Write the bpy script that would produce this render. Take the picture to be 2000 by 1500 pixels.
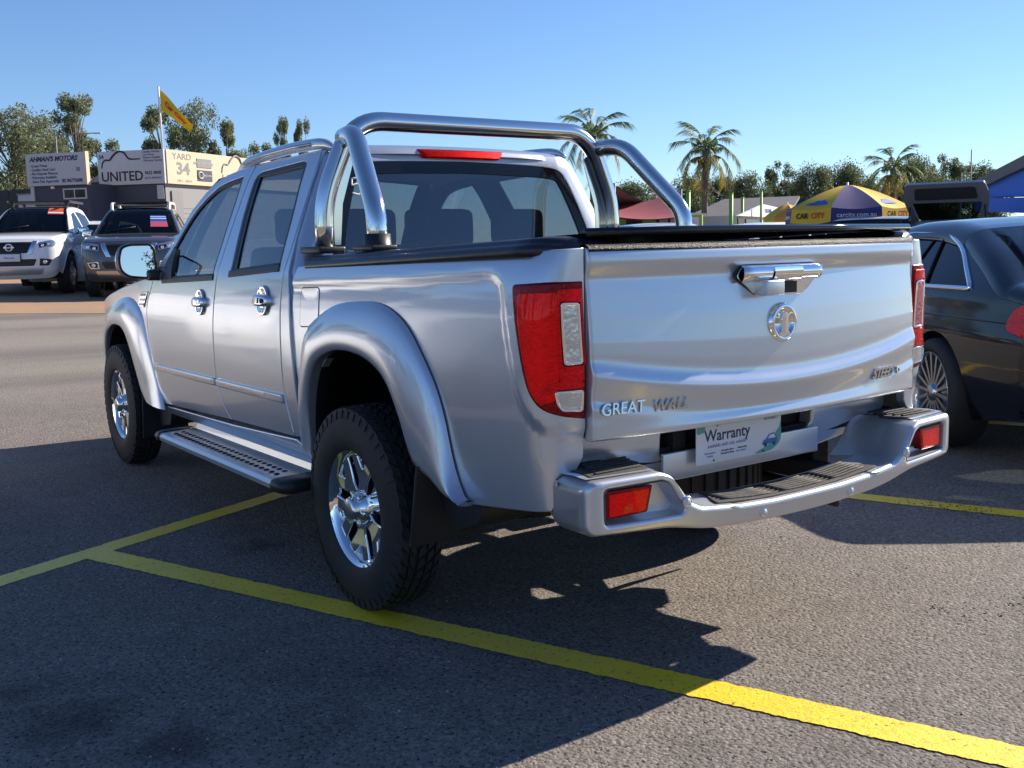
import bpy, bmesh, math, random
import numpy as np
from mathutils import Vector, Matrix
from mathutils.geometry import delaunay_2d_cdt
random.seed(7)
for o in list(bpy.data.objects): bpy.data.objects.remove(o)
SC = bpy.context.scene
COL = SC.collection
R = math.radians
PI = math.pi

# ------------------------------------------------------------------ camera
CR = Vector((0.81813643, -0.57461846, -0.0215964))
CU = Vector((0.09657462, 0.10028419, 0.99026079))
CF = Vector((0.56685635, 0.81225409, -0.13753971))
CP = Vector((-2.42205, -3.21337, 1.29162))
FPX = 1977.85
cam = bpy.data.cameras.new('camera'); camo = bpy.data.objects.new('camera', cam); COL.objects.link(camo)
cam.sensor_width = 36; cam.lens = FPX/2000*36; cam.clip_start = .05; cam.clip_end = 4000
M = Matrix.Identity(4)
for i in range(3):
    M[i][0] = CR[i]; M[i][1] = CU[i]; M[i][2] = -CF[i]; M[i][3] = CP[i]
camo.matrix_world = M
SC.camera = camo
SUN_EL, SUN_AZ = R(30.5), R(-3.0)      # azimuth measured from +X towards +Y
sdir = Vector((math.cos(SUN_EL)*math.cos(SUN_AZ), math.cos(SUN_EL)*math.sin(SUN_AZ), math.sin(SUN_EL)))
# ------------------------------------------------------------------ world and sun
w = bpy.data.worlds.new('World'); SC.world = w; w.use_nodes = True
nt = w.node_tree; nt.nodes.clear()
sky = nt.nodes.new('ShaderNodeTexSky'); sky.sky_type = 'NISHITA'; sky.sun_disc = False
sky.sun_elevation = SUN_EL
sky.sun_rotation = PI/2 - SUN_AZ       # rotation 0 = +Y, clockwise seen from above
sky.altitude = 40; sky.air_density = 1.0; sky.dust_density = 0.0; sky.ozone_density = 2.0
bg = nt.nodes.new('ShaderNodeBackground'); bg.inputs[1].default_value = 0.07
wo = nt.nodes.new('ShaderNodeOutputWorld')
wb = nt.nodes.new('ShaderNodeMix'); wb.data_type = 'RGBA'; wb.blend_type = 'MULTIPLY'; wb.inputs[0].default_value = 1; wb.inputs[7].default_value = (.735, .915, 1.21, 1)
nt.links.new(sky.outputs[0], wb.inputs[6]); nt.links.new(wb.outputs[2], bg.inputs[0]); nt.links.new(bg.outputs[0], wo.inputs[0])
sl = bpy.data.lights.new('sun', 'SUN'); sl.energy = 5.0; sl.angle = R(.53); sl.color = (1, .90, .76)
so = bpy.data.objects.new('sun', sl); COL.objects.link(so)
so.rotation_euler = sdir.to_track_quat('Z', 'Y').to_euler(); so.location = (20, 0, 30)
SC.view_settings.view_transform = 'Standard'; SC.view_settings.look = 'None'
SC.view_settings.gamma = 1; SC.view_settings.use_curve_mapping = False
SC.view_settings.exposure = 0.85
SC.render.engine = 'CYCLES'
SC.cycles.max_bounces = 8; SC.cycles.transparent_max_bounces = 16; SC.cycles.glossy_bounces = 5

# ------------------------------------------------------------------ helpers
def at(px, py, D):
    """a point on the sight line through a photo pixel, D metres away along the view axis (used to survey the place)"""
    return CP + D*(CF + (px-1000)/FPX*CR - (py-750)/FPX*CU)

def ground_z(x, y):
    """level round the pickup, then a gentle rise towards the offices on the left"""
    t = y-.5*x-4.5
    if t <= 0: return 0.0
    s = .042*(t*t/12 if t < 6 else t-3)
    return 1.3*(1-math.exp(-s/1.3))

def tag(o, label=None, cat=None, group=None, kind=None):
    if label: o['label'] = label
    if cat: o['category'] = cat
    if group: o['group'] = group
    if kind: o['kind'] = kind
    return o

def empty(name, loc=(0, 0, 0), rz=0, label=None, cat=None, group=None):
    o = bpy.data.objects.new(name, None); COL.objects.link(o)
    o.location = loc; o.rotation_euler = (0, 0, rz); o.empty_display_size = .2
    return tag(o, label, cat, group)

def link(name, me, mat, parent=None):
    o = bpy.data.objects.new(name, me); COL.objects.link(o)
    if mat is not None and not me.materials: me.materials.append(mat)
    if parent is not None: o.parent = parent
    return o

def rawmesh(name, V, F, smooth=True, normals=None):
    me = bpy.data.meshes.new(name)
    me.from_pydata([tuple(v) for v in V], [], F); me.update()
    if smooth:
        me.polygons.foreach_set('use_smooth', [True]*len(me.polygons))
    if normals is not None:
        me.normals_split_custom_set_from_vertices([tuple(n) for n in normals])
    return me

def copy_tree(o, parent=None):
    c = o.copy(); COL.objects.link(c); c.parent = parent
    for ch in list(o.children): copy_tree(ch, c)
    return c

class MB:
    def __init__(s): s.v = []; s.f = []; s.sm = []
    def add(s, V, F, smooth=False):
        b = len(s.v); s.v += [tuple(v) for v in V]; s.f += [tuple(i+b for i in f) for f in F]; s.sm += [smooth]*len(F); return s
    def box(s, c, d, rz=0, bev=0, M=None, seg=2):
        bm = bmesh.new(); bmesh.ops.create_cube(bm, size=1)
        for v in bm.verts: v.co = Vector((v.co.x*d[0], v.co.y*d[1], v.co.z*d[2]))
        if bev: bmesh.ops.bevel(bm, geom=bm.edges[:], offset=bev, segments=seg, affect='EDGES', profile=.6)
        T = Matrix.Translation(c) @ Matrix.Rotation(rz, 4, 'Z')
        if M is not None: T = T @ M
        bm.verts.index_update()
        s.add([T @ v.co for v in bm.verts], [[v.index for v in f.verts] for f in bm.faces], bool(bev)); bm.free(); return s
    def tube(s, path, r, n=12, caps=True, closed=False):
        P = [Vector(p) for p in path]; m = len(P)
        rr = r if isinstance(r, (list, tuple)) else [r]*m
        V = []; F = []
        t0 = None; nx = None
        for i in range(m):
            if closed: t = (P[(i+1) % m]-P[i-1]).normalized()
            else: t = (P[min(i+1, m-1)]-P[max(i-1, 0)]).normalized()
            if nx is None:
                a = Vector((0, 0, 1)) if abs(t.z) < .9 else Vector((1, 0, 0)); nx = t.cross(a).normalized()
            else: nx = (nx - t*nx.dot(t)).normalized()
            ny = t.cross(nx)
            for k in range(n):
                a = 2*PI*k/n; V.append(P[i]+(nx*math.cos(a)+ny*math.sin(a))*rr[i])
        for i in range(m if closed else m-1):
            for k in range(n):
                a, b = i*n+k, i*n+(k+1) % n; c, d = ((i+1) % m)*n+(k+1) % n, ((i+1) % m)*n+k
                F.append((a, d, c, b))
        if caps and not closed:
            F.append(tuple(range(n))); F.append(tuple((m-1)*n+k for k in reversed(range(n))))
        return s.add(V, F, True)
    def lathe(s, prof, n=48, M=None, a0=0, a1=2*PI):
        """prof: (radius, axial x) about the X axis"""
        V = []; F = []; full = abs(a1-a0-2*PI) < 1e-6; m = n if full else n+1
        for k in range(m):
            a = a0+(a1-a0)*k/n
            for (r, x) in prof: V.append(Vector((x, r*math.cos(a), r*math.sin(a))))
        q = len(prof)
        for k in range(n):
            for i in range(q-1):
                a = k*q+i; b = ((k+1) % m)*q+i
                F.append((a, b, b+1, a+1))
        if M is not None: V = [M @ v for v in V]
        return s.add(V, F, True)
    def prism(s, poly, fm, h0, h1, smooth=False):
        """poly of (u,v) extruded between w=h0 and w=h1 through fm(u,v,w)"""
        n = len(poly); V = [fm(u, v, h0) for u, v in poly]+[fm(u, v, h1) for u, v in poly]
        F = [tuple(range(n))[::-1], tuple(range(n, 2*n))]+[(i, (i+1) % n, n+(i+1) % n, n+i) for i in range(n)]
        return s.add(V, F, smooth)
    def build(s, name, mat, parent=None, sharp=None):
        me = bpy.data.meshes.new(name); me.from_pydata(s.v, [], s.f)
        me.polygons.foreach_set('use_smooth', s.sm); me.update()
        bm = bmesh.new(); bm.from_mesh(me); bmesh.ops.recalc_face_normals(bm, faces=bm.faces); bm.to_mesh(me); bm.free()
        if sharp: me.set_sharp_from_angle(angle=R(sharp))
        return link(name, me, mat, parent)

def fillet(path, r, n=6):
    P = [Vector(p) for p in path]; out = [P[0]]
    for i in range(1, len(P)-1):
        a = P[i-1]-P[i]; b = P[i+1]-P[i]; la, lb = a.length, b.length
        d = min(r, la*.49, lb*.49)
        p0 = P[i]+a*(d/la); p2 = P[i]+b*(d/lb)
        for k in range(n+1):
            t = k/n; out.append(p0*(1-t)**2+P[i]*2*t*(1-t)+p2*t*t)
    out.append(P[-1]); return out

def rpoly(pts, r, n=5):
    """closed 2-D polygon with rounded corners; r number or list"""
    m = len(pts); out = []
    for i in range(m):
        rr = r[i] if isinstance(r, (list, tuple)) else r
        p = Vector(pts[i]); a = Vector(pts[i-1])-p; b = Vector(pts[(i+1) % m])-p
        d = min(rr, a.length*.45, b.length*.45)
        if d < 1e-5: out.append(tuple(p)); continue
        p0 = p+a.normalized()*d; p2 = p+b.normalized()*d
        for k in range(n+1):
            t = k/n; q = p0*(1-t)**2+p*2*t*(1-t)+p2*t*t; out.append(tuple(q))
    return out

def cr(pts, n=6, closed=False):
    """Catmull-Rom through points (any dimension)"""
    P = [np.array(p, float) for p in pts]; m = len(P); out = []
    rng = range(m if closed else m-1)
    for i in rng:
        p1 = P[i]; p2 = P[(i+1) % m]
        p0 = P[i-1] if (closed or i > 0) else 2*p1-p2
        p3 = P[(i+2) % m] if (closed or i+2 < m) else 2*p2-p1
        for k in range(n):
            t = k/n
            out.append(tuple(.5*((2*p1)+(-p0+p2)*t+(2*p0-5*p1+4*p2-p3)*t*t+(-p0+3*p1-3*p2+p3)*t**3)))
    if not closed: out.append(tuple(P[-1]))
    return out

def ellipse(cx, cy, a, b, n=28, p=2.0):
    o = []
    for k in range(n):
        t = 2*PI*k/n; c, s_ = math.cos(t), math.sin(t)
        o.append((cx+a*math.copysign(abs(c)**(2/p), c), cy+b*math.copysign(abs(s_)**(2/p), s_)))
    return o

def area2(p): return .5*sum(p[i-1][0]*p[i][1]-p[i][0]*p[i-1][1] for i in range(len(p)))
def ccw(p): return list(p) if area2(p) > 0 else list(p)[::-1]
def resamp(p, step):
    out = []
    m = len(p)
    for i in range(m):
        a = np.array(p[i], float); b = np.array(p[(i+1) % m], float); d = np.linalg.norm(b-a)
        if d < 1e-6: continue
        k = max(1, int(math.ceil(d/step)))
        for j in range(k): out.append(tuple(a+(b-a)*j/k))
    return out
def offs(p, d):
    """offset a ccw polygon inwards by d"""
    m = len(p); out = []
    for i in range(m):
        a = np.array(p[i-1]); b = np.array(p[i]); c = np.array(p[(i+1) % m])
        e1 = b-a; e2 = c-b
        n1 = np.array((-e1[1], e1[0]))/max(np.linalg.norm(e1), 1e-9); n2 = np.array((-e2[1], e2[0]))/max(np.linalg.norm(e2), 1e-9)
        n = n1+n2; L = np.linalg.norm(n)
        n = n1 if L < 1e-6 else n/L
        k = max(.5, n.dot(n1)); out.append(tuple(b+n*d/k))
    return out
def inside(P, poly):
    x, y = P[:, 0], P[:, 1]; c = np.zeros(len(P), bool)
    q = np.array(poly); x1, y1 = q[:, 0], q[:, 1]; x2, y2 = np.roll(x1, 1), np.roll(y1, 1)
    for a, b, d, e in zip(x1, y1, x2, y2):
        m = ((b > y) != (e > y))
        if e != b: c ^= m & (x < (d-a)*(y-b)/(e-b)+a)
    return c
def dist_poly(P, poly):
    q = np.array(poly); D = np.full(len(P), 9.)
    for i in range(len(q)):
        a = q[i-1]; b = q[i]; ab = b-a; L = ab.dot(ab)+1e-12
        t = np.clip(((P-a) @ ab)/L, 0, 1); D = np.minimum(D, np.linalg.norm(P-a-t[:, None]*ab, axis=1))
    return D

def tri_region(outline, holes, step, extra=None):
    polys = [outline]+holes
    bb = np.array(outline); lo = bb.min(0); hi = bb.max(0)
    gx = np.arange(lo[0]+step*.5, hi[0], step); gy = np.arange(lo[1]+step*.5, hi[1], step)
    pts = []
    if len(gx) and len(gy):
        G = np.array([(x+(step*.5 if j % 2 else 0), y) for j, y in enumerate(gy) for x in gx])
        ok = inside(G, outline)
        for h in holes: ok &= ~inside(G, h)
        G = G[ok]
        if len(G):
            ok = np.ones(len(G), bool)
            for p in polys: ok &= dist_poly(G, p) > step*.45
            pts = [tuple(p) for p in G[ok]]
    V = []; E = []
    for p in polys:
        b = len(V); V += [Vector(q) for q in p]; E += [(b+i, b+(i+1) % len(p)) for i in range(len(p))]
    nb = len(V)
    V += [Vector(q) for q in pts]
    if extra:
        for a, b_ in extra: k = len(V); V += [Vector(a), Vector(b_)]; E.append((k, k+1))
    rv, re, rf, ov, oe, of = delaunay_2d_cdt(V, E, [], 0, 1e-6)
    A = np.array([(v.x, v.y) for v in rv]); T = np.array([f for f in rf if len(f) == 3])
    c = A[T].mean(1); ok = inside(c, outline)
    for h in holes: ok &= ~inside(c, h)
    return A, T[ok]

def fnormal(fm, u, v, e=2e-3):
    p = Vector(fm(u, v, 0)); a = Vector(fm(u+e, v, 0))-Vector(fm(u-e, v, 0)); b = Vector(fm(u, v+e, 0))-Vector(fm(u, v-e, 0))
    n = a.cross(b)
    if n.length < 1e-12: n = Vector(fm(u, v, .01))-p
    n.normalize()
    if n.dot(Vector(fm(u, v, .01))-p) < 0: n = -n
    return n

def slab(name, outline, fm, mat, parent=None, holes=(), thick=.02, r=.004, step=.06, bstep=None, back=False, gap=0, mesh_only=False):
    """a panel: 2-D outline (with holes) laid on the surface fm(u,v,w), edges rolled with radius r and turned in by thick"""
    bstep = bstep or step
    O = resamp(ccw(outline), bstep)
    if gap: O = offs(O, gap)
    H = [resamp(ccw(h), bstep) for h in holes]
    fo = offs(O, r); fh = [offs(h, -r) for h in H]
    A, T = tri_region(fo, fh, step)
    V = [Vector(fm(u, v, 0)) for u, v in A]; N = [fnormal(fm, u, v) for u, v in A]; F = [tuple(int(i) for i in t) for t in T]
    if F:
        f = F[0]; g = (V[f[1]]-V[f[0]]).cross(V[f[2]]-V[f[0]])
        flip = g.dot(N[f[0]]) < 0
        if flip: F = [t[::-1] for t in F]
    else: flip = False
    lastring = None
    for poly, sgn in [(O, 1)]+[(h, -1) for h in H]:
        m = len(poly); base = len(V); K = 5
        inn = offs(poly, 1e-3*sgn)
        for k in range(K):
            a = min(k, 3)/3*PI/2
            ring = offs(poly, sgn*r*(1-math.sin(a)))
            wv = -r*(1-math.cos(a)) if k < 4 else -thick
            for i, (u, v) in enumerate(ring):
                V.append(Vector(fm(u, v, wv)))
                Nf = fnormal(fm, u, v); D = Vector(fm(*poly[i], 0))-Vector(fm(*inn[i], 0)); D.normalize()
                aa = a if k else 0
                N.append((Nf*math.cos(aa)+D*math.sin(aa)).normalized())
        for k in range(K-1):
            for i in range(m):
                a = base+k*m+i; b = base+k*m+(i+1) % m; q = (a, b, b+m, a+m)
                if sgn > 0: q = q[::-1]
                F.append(q[::-1] if flip else q)
        if back and sgn > 0:
            lastring = [base+(K-1)*m+i for i in range(m)]
    if back and lastring:
        b0 = len(V); A2, T2 = tri_region(O, H, step*2)
        for u, v in A2: V.append(Vector(fm(u, v, -thick))); N.append(-fnormal(fm, u, v))
        for t in T2:
            q = tuple(int(i)+b0 for i in t); F.append(q if flip else q[::-1])
    # fix winding of the rolled rim against its normals
    F2 = []
    for f in F:
        n = (V[f[1]]-V[f[0]]).cross(V[f[-1]]-V[f[0]]); s_ = Vector((0, 0, 0))
        for i in f: s_ += N[i]
        F2.append(f[::-1] if n.dot(s_) < 0 else f)
    me = rawmesh(name, V, F2, True, N)
    if mesh_only: return me
    return link(name, me, mat, parent)

def grid_mesh(name, rows, mat, parent=None, closed_u=False, closed_v=False, smooth=True):
    m = len(rows); n = len(rows[0]); V = [v for r_ in rows for v in r_]; F = []
    for i in range(m if closed_v else m-1):
        for k in range(n if closed_u else n-1):
            F.append((i*n+k, i*n+(k+1) % n, ((i+1) % m)*n+(k+1) % n, ((i+1) % m)*n+k))
    return link(name, rawmesh(name, V, F, smooth), mat, parent)

DG = None
def text_mesh(txt, size, extrude=.002, bevel=0, shear=0, bold=0, align='CENTER', sx=1.0, spacing=1.0):
    cu = bpy.data.curves.new('lettering', 'FONT'); cu.body = txt; cu.size = size; cu.extrude = extrude
    cu.bevel_depth = bevel; cu.shear = shear; cu.offset = bold; cu.align_x = align; cu.align_y = 'CENTER'; cu.resolution_u = 3
    cu.space_character = spacing
    ob = bpy.data.objects.new('lettering', cu); COL.objects.link(ob)
    dg = bpy.context.evaluated_depsgraph_get()
    me = bpy.data.meshes.new_from_object(ob.evaluated_get(dg))
    bpy.data.objects.remove(ob); bpy.data.curves.remove(cu)
    if sx != 1:
        for v in me.vertices: v.co.x *= sx
    return me
def text(name, txt, size, mat, parent, origin, xdir, ydir, **k):
    me = text_mesh(txt, size, **k); X = Vector(xdir).normalized(); Y = Vector(ydir).normalized(); Z = X.cross(Y).normalized()
    Mx = Matrix.Identity(4)
    for i in range(3): Mx[i][0] = X[i]; Mx[i][1] = Y[i]; Mx[i][2] = Z[i]; Mx[i][3] = origin[i]
    me.transform(Mx); me.materials.clear()
    return link(name, me, mat, parent)

# ------------------------------------------------------------------ materials
MT = {}
def mat(name, col=(.5, .5, .5), rough=.5, metal=0, coat=0, spec=.5, bump=0, bscale=60, var=0, vscale=8, emit=None, sheen=0, coatr=.03, sub=0, vcol=None, trans=0):
    m = bpy.data.materials.new(name); m.use_nodes = True; nt = m.node_tree; b = nt.nodes['Principled BSDF']
    b.inputs['Base Color'].default_value = (*col, 1); b.inputs['Roughness'].default_value = rough; b.inputs['Metallic'].default_value = metal
    b.inputs['Coat Weight'].default_value = coat; b.inputs['Coat Roughness'].default_value = coatr
    b.inputs['Specular IOR Level'].default_value = spec
    if trans: b.inputs['Transmission Weight'].default_value = trans
    tc = nt.nodes.new('ShaderNodeTexCoord')
    if var:
        nz = nt.nodes.new('ShaderNodeTexNoise'); nz.inputs['Scale'].default_value = vscale; nz.inputs['Detail'].default_value = 6; nz.inputs['Roughness'].default_value = .65
        mx = nt.nodes.new('ShaderNodeMix'); mx.data_type = 'RGBA'
        c2 = vcol or tuple(c*(1-var) for c in col); c1 = col if vcol else tuple(min(1, c*(1+var*.6)) for c in col)
        mx.inputs[6].default_value = (*c2, 1); mx.inputs[7].default_value = (*c1, 1)
        rp = nt.nodes.new('ShaderNodeMapRange'); rp.inputs[1].default_value = .3; rp.inputs[2].default_value = .7
        nt.links.new(tc.outputs['Object'], nz.inputs['Vector']); nt.links.new(nz.outputs[0], rp.inputs[0]); nt.links.new(rp.outputs[0], mx.inputs[0]); nt.links.new(mx.outputs[2], b.inputs['Base Color'])
    if bump:
        nb = nt.nodes.new('ShaderNodeTexNoise'); nb.inputs['Scale'].default_value = bscale; nb.inputs['Detail'].default_value = 5
        bp = nt.nodes.new('ShaderNodeBump'); bp.inputs['Strength'].default_value = bump; bp.inputs['Distance'].default_value = .01
        nt.links.new(tc.outputs['Object'], nb.inputs['Vector']); nt.links.new(nb.outputs[0], bp.inputs['Height']); nt.links.new(bp.outputs[0], b.inputs['Normal'])
    MT[name] = m; return m

def glass(name, tint=(.5, .55, .55), ior=1.5, refl=1.0):
    m = bpy.data.materials.new(name); m.use_nodes = True; nt = m.node_tree; nt.nodes.clear()
    o = nt.nodes.new('ShaderNodeOutputMaterial'); mx = nt.nodes.new('ShaderNodeMixShader'); t = nt.nodes.new('ShaderNodeBsdfTransparent'); g = nt.nodes.new('ShaderNodeBsdfGlossy')
    lw = nt.nodes.new('ShaderNodeLayerWeight'); lw.inputs[0].default_value = .5; pw = nt.nodes.new('ShaderNodeMath'); pw.operation = 'POWER'; pw.inputs[1].default_value = 5
    fr = nt.nodes.new('ShaderNodeMapRange'); r0 = ((ior-1)/(ior+1))**2; fr.inputs[3].default_value = r0; fr.inputs[4].default_value = 1.0
    nt.links.new(lw.outputs['Facing'], pw.inputs[0]); nt.links.new(pw.outputs[0], fr.inputs[0])
    t.inputs[0].default_value = (*tint, 1); g.inputs['Roughness'].default_value = 0.0; g.inputs[0].default_value = (refl, refl, refl, 1)
    nt.links.new(fr.outputs[0], mx.inputs[0]); nt.links.new(t.outputs[0], mx.inputs[1]); nt.links.new(g.outputs[0], mx.inputs[2]); nt.links.new(mx.outputs[0], o.inputs[0])
    MT[name] = m; return m

def metallic_paint(name, col, metal=.75, rough=.32, coat=1.0, flake=.06):
    m = mat(name, col, rough, metal, coat, coatr=.02); nt = m.node_tree; b = nt.nodes['Principled BSDF']
    tc = nt.nodes.new('ShaderNodeTexCoord'); v = nt.nodes.new('ShaderNodeTexVoronoi'); v.inputs['Scale'].default_value = 900
    mp = nt.nodes.new('ShaderNodeMapRange'); mp.inputs[3].default_value = 1-flake; mp.inputs[4].default_value = 1+flake
    n2 = nt.nodes.new('ShaderNodeTexNoise'); n2.inputs['Scale'].default_value = 3; n2.inputs['Detail'].default_value = 5
    mp2 = nt.nodes.new('ShaderNodeMapRange'); mp2.inputs[3].default_value = rough-.04; mp2.inputs[4].default_value = rough+.06
    h = nt.nodes.new('ShaderNodeMix'); h.data_type = 'RGBA'; h.blend_type = 'MULTIPLY'; h.inputs[0].default_value = 1
    h.inputs[6].default_value = (*col, 1)
    nt.links.new(tc.outputs['Object'], v.inputs['Vector']); nt.links.new(v.outputs['Color'], mp.inputs[0]); nt.links.new(mp.outputs[0], h.inputs[7]); nt.links.new(h.outputs[2], b.inputs['Base Color'])
    nt.links.new(tc.outputs['Object'], n2.inputs['Vector']); nt.links.new(n2.outputs[0], mp2.inputs[0]); nt.links.new(mp2.outputs[0], b.inputs['Roughness'])
    # faint orange peel in the clear coat
    n3 = nt.nodes.new('ShaderNodeTexNoise'); n3.inputs['Scale'].default_value = 90; n3.inputs['Detail'].default_value = 2
    bp = nt.nodes.new('ShaderNodeBump'); bp.inputs['Strength'].default_value = .012; bp.inputs['Distance'].default_value = .01
    nt.links.new(tc.outputs['Object'], n3.inputs['Vector']); nt.links.new(n3.outputs[0], bp.inputs['Height']); nt.links.new(bp.outputs[0], b.inputs['Coat Normal'])
    return m

metallic_paint('silver', (.56, .60, .67), .66, .29)
mat('silver_plastic', (.62, .645, .69), .34, .65, coat=.5, bump=.02, bscale=300)
metallic_paint('white_paint', (.88, .88, .87), 0, .35)
metallic_paint('grey_paint', (.10, .105, .125), .6, .34)
metallic_paint('navy_paint', (.004, .005, .010), 0, .25)
_b = MT['navy_paint'].node_tree.nodes['Principled BSDF']; _b.inputs['Specular IOR Level'].default_value = .1; _b.inputs['Coat Weight'].default_value = .75
metallic_paint('dark_blue_paint', (.02, .03, .07), .3, .3)
metallic_paint('red_paint', (.35, .02, .02), .2, .35)
metallic_paint('pale_silver_paint', (.6, .62, .64), .7, .35)
mat('chrome', (.86, .87, .88), .045, 1)
mat('badge_chrome', (.60, .61, .62), .12, 1)
mat('steel', (.76, .76, .75), .12, 1, bump=.01, bscale=500)
mat('alloy', (.50, .51, .53), .28, 1)
mat('black_plastic', (.018, .018, .020), .42, bump=.05, bscale=400)
mat('black_gloss', (.008, .008, .010), .08)
mat('black_rubber', (.016, .016, .018), .62, bump=.10, bscale=260)
mat('tyre', (.020, .020, .022), .68, bump=.06, bscale=120, var=.3, vscale=14)
mat('step_rubber', (.05, .047, .045), .7, bump=.5, bscale=500, var=.3, vscale=60)
mat('vinyl', (.014, .015, .022), .30, bump=.08, bscale=12)
mat('under', (.012, .012, .013), .8)
mat('trim', (.035, .036, .042), .7, bump=.05, bscale=300)
mat('headliner', (.30, .31, .32), .9)
mat('seat', (.065, .068, .078), .75, bump=.2, bscale=600, var=.2)
mat('white', (.78, .78, .77), .5, var=.06)
mat('dark', (.01, .01, .012), .6)
mat('plate_white', (.74, .76, .80), .35)
mat('ink', (.028, .030, .10), .5)
mat('ink_soft', (.22, .27, .50), .5)
mat('teal', (.10, .38, .33), .5)
mat('teal_dark', (.04, .26, .27), .5)
mat('car_blue', (.03, .15, .45), .5)
mat('lamp_pink', (.62, .16, .18), .2, .6, bump=.7, bscale=90)
mat('lamp_clear', (.60, .62, .66), .16, .8, bump=.25, bscale=45)
mat('lamp_housing', (.10, .008, .010), .3)
mat('chalk', (.85, .86, .88), .8)
glass('glass', (.36, .42, .45), 2.4)
glass('rear_glass', (.46, .50, .53), 2.1)
glass('tint_glass', (.10, .12, .13), 1.42)
glass('clear_lens', (.92, .93, .93), 1.4)
mat('mirror', (.9, .92, .92), .0, 1)
def red_lens(name, col):
    """clear red moulding over a faceted reflector"""
    m = mat(name, col, .34, .92, coat=.35, coatr=.03); nt = m.node_tree; N = nt.nodes; L = nt.links; b = N['Principled BSDF']
    tc = N.new('ShaderNodeTexCoord'); mp = N.new('ShaderNodeMapping'); mp.inputs['Scale'].default_value = (1, 1, 2.4)
    v = N.new('ShaderNodeTexVoronoi'); v.inputs['Scale'].default_value = 95; v.distance = 'CHEBYCHEV'; v.inputs['Randomness'].default_value = .55
    n = N.new('ShaderNodeTexNoise'); n.inputs['Scale'].default_value = 11; n.inputs['Detail'].default_value = 3
    sp = N.new('ShaderNodeSeparateColor'); mu = N.new('ShaderNodeMath'); mu.operation = 'MULTIPLY'
    r = N.new('ShaderNodeValToRGB'); e = r.color_ramp.elements; e[0].position = .02; e[0].color = (col[0]*.72, col[1]*.7, col[2]*.7, 1); e[1].position = .62; e[1].color = (min(1, col[0]*1.5), col[1]*1.6, col[2]*1.3, 1)  # lens sparkle is put into the colour, facet by facet
    x = e.new(.25); x.color = (col[0]*.9, col[1]*.9, col[2]*.9, 1)
    bp = N.new('ShaderNodeBump'); bp.inputs['Strength'].default_value = .16; bp.inputs['Distance'].default_value = .004
    L.new(tc.outputs['Object'], mp.inputs[0]); L.new(mp.outputs[0], v.inputs['Vector']); L.new(tc.outputs['Object'], n.inputs['Vector']); L.new(v.outputs['Color'], sp.inputs[0]); L.new(sp.outputs[0], mu.inputs[0]); L.new(n.outputs[0], mu.inputs[1])
    L.new(mu.outputs[0], r.inputs[0]); L.new(r.outputs[0], b.inputs['Base Color']); L.new(v.outputs[0], bp.inputs['Height']); L.new(bp.outputs[0], b.inputs['Normal'])
    return m
red_lens('red_lens', (.75, .002, .008))
red_lens('red_bright', (1.0, .002, .004))
red_lens('red_dark', (.22, .001, .005))
red_lens('amber', (.80, .06, .004))
# ------------------------------------------------------------------ the silver pickup
def table(zs, ws, blur=.05):
    zz = np.linspace(zs[0]-.3, zs[-1]+.3, 1200); a = np.interp(zz, zs, ws)
    lo = (ws[1]-ws[0])/(zs[1]-zs[0]); hi = (ws[-1]-ws[-2])/(zs[-1]-zs[-2])
    a = np.where(zz < zs[0], ws[0]+(zz-zs[0])*lo, np.where(zz > zs[-1], ws[-1]+(zz-zs[-1])*hi, a))
    d = zz[1]-zz[0]; k = max(1, int(blur/d)); ker = np.hanning(2*k+1)[0:]; ker /= ker.sum()
    pad = np.concatenate([a[0]+(np.arange(-k, 0))*(a[1]-a[0]), a, a[-1]+np.arange(1, k+1)*(a[-1]-a[-2])])
    b = np.convolve(pad, ker, 'valid'); z0 = zz[0]; n = len(b)
    def f(z):
        t = (z-z0)/d; i = min(max(int(t), 0), n-2); t -= i
        return float(b[i]*(1-t)+b[i+1]*t)
    return f
Wc = table([.38, .45, .50, .60, .70, .8, .95, 1.05, 1.15, 1.20, 1.25, 1.35, 1.45, 1.55, 1.62, 1.68, 1.76],
           [.80, .835, .848, .856, .862, .866, .868, .865, .856, .848, .828, .785, .740, .695, .66, .62, .55], .03)
Wb = table([.45, .52, .6, .7, .8, .95, 1.1, 1.18, 1.24, 1.30], [.825, .845, .855, .862, .866, .868, .865, .856, .838, .806], .05)
def plan(y): return 1-.02*max(0, (y-2.5)/1.6)**2-.17*max(0, (y-3.25)/.8)**2
def sstep(a, b, t):
    t = min(1, max(0, (t-a)/(b-a))); return t*t*(3-2*t)
truck = empty('pickup_truck', (0, 0, 0), 0, 'silver dual cab pickup truck with stainless sports bar in the foreground', 'pickup truck')
def sideF(s): return lambda y, z, w: (s*(Wc(z)*plan(y)+w), y, z)
SIL = MT['silver']

FD_edge = [(2.44, .455), (2.49, .647), (2.525, .82), (2.51, .985), (2.44, 1.075), (2.37, 1.16)]
B_edge = [(1.41, 1.678), (1.385, 1.45), (1.37, 1.217), (1.422, .982), (1.443, .837), (1.437, .661), (1.369, .566), (1.293, .513)]
RD_rear = [(.568, .54), (.628, .736), (.623, .976), (.609, 1.165), (.604, 1.3), (.637, 1.534), (.66, 1.634), (.70, 1.688)]
fwin = [(2.235, 1.135), (2.148, 1.317), (2.026, 1.481), (1.859, 1.578), (1.724, 1.613), (1.499, 1.634), (1.463, 1.536), (1.444, 1.399), (1.427, 1.286), (1.42, 1.162)]
rwin = [(1.214, 1.18), (.655, 1.213), (.701, 1.404), (.775, 1.636), (.83, 1.653), (1.29, 1.638), (1.328, 1.617), (1.292, 1.45), (1.21, 1.231)]
fwinP = cr(fwin[:6], 5)[:-1]+cr(fwin[5:], 4)
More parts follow.
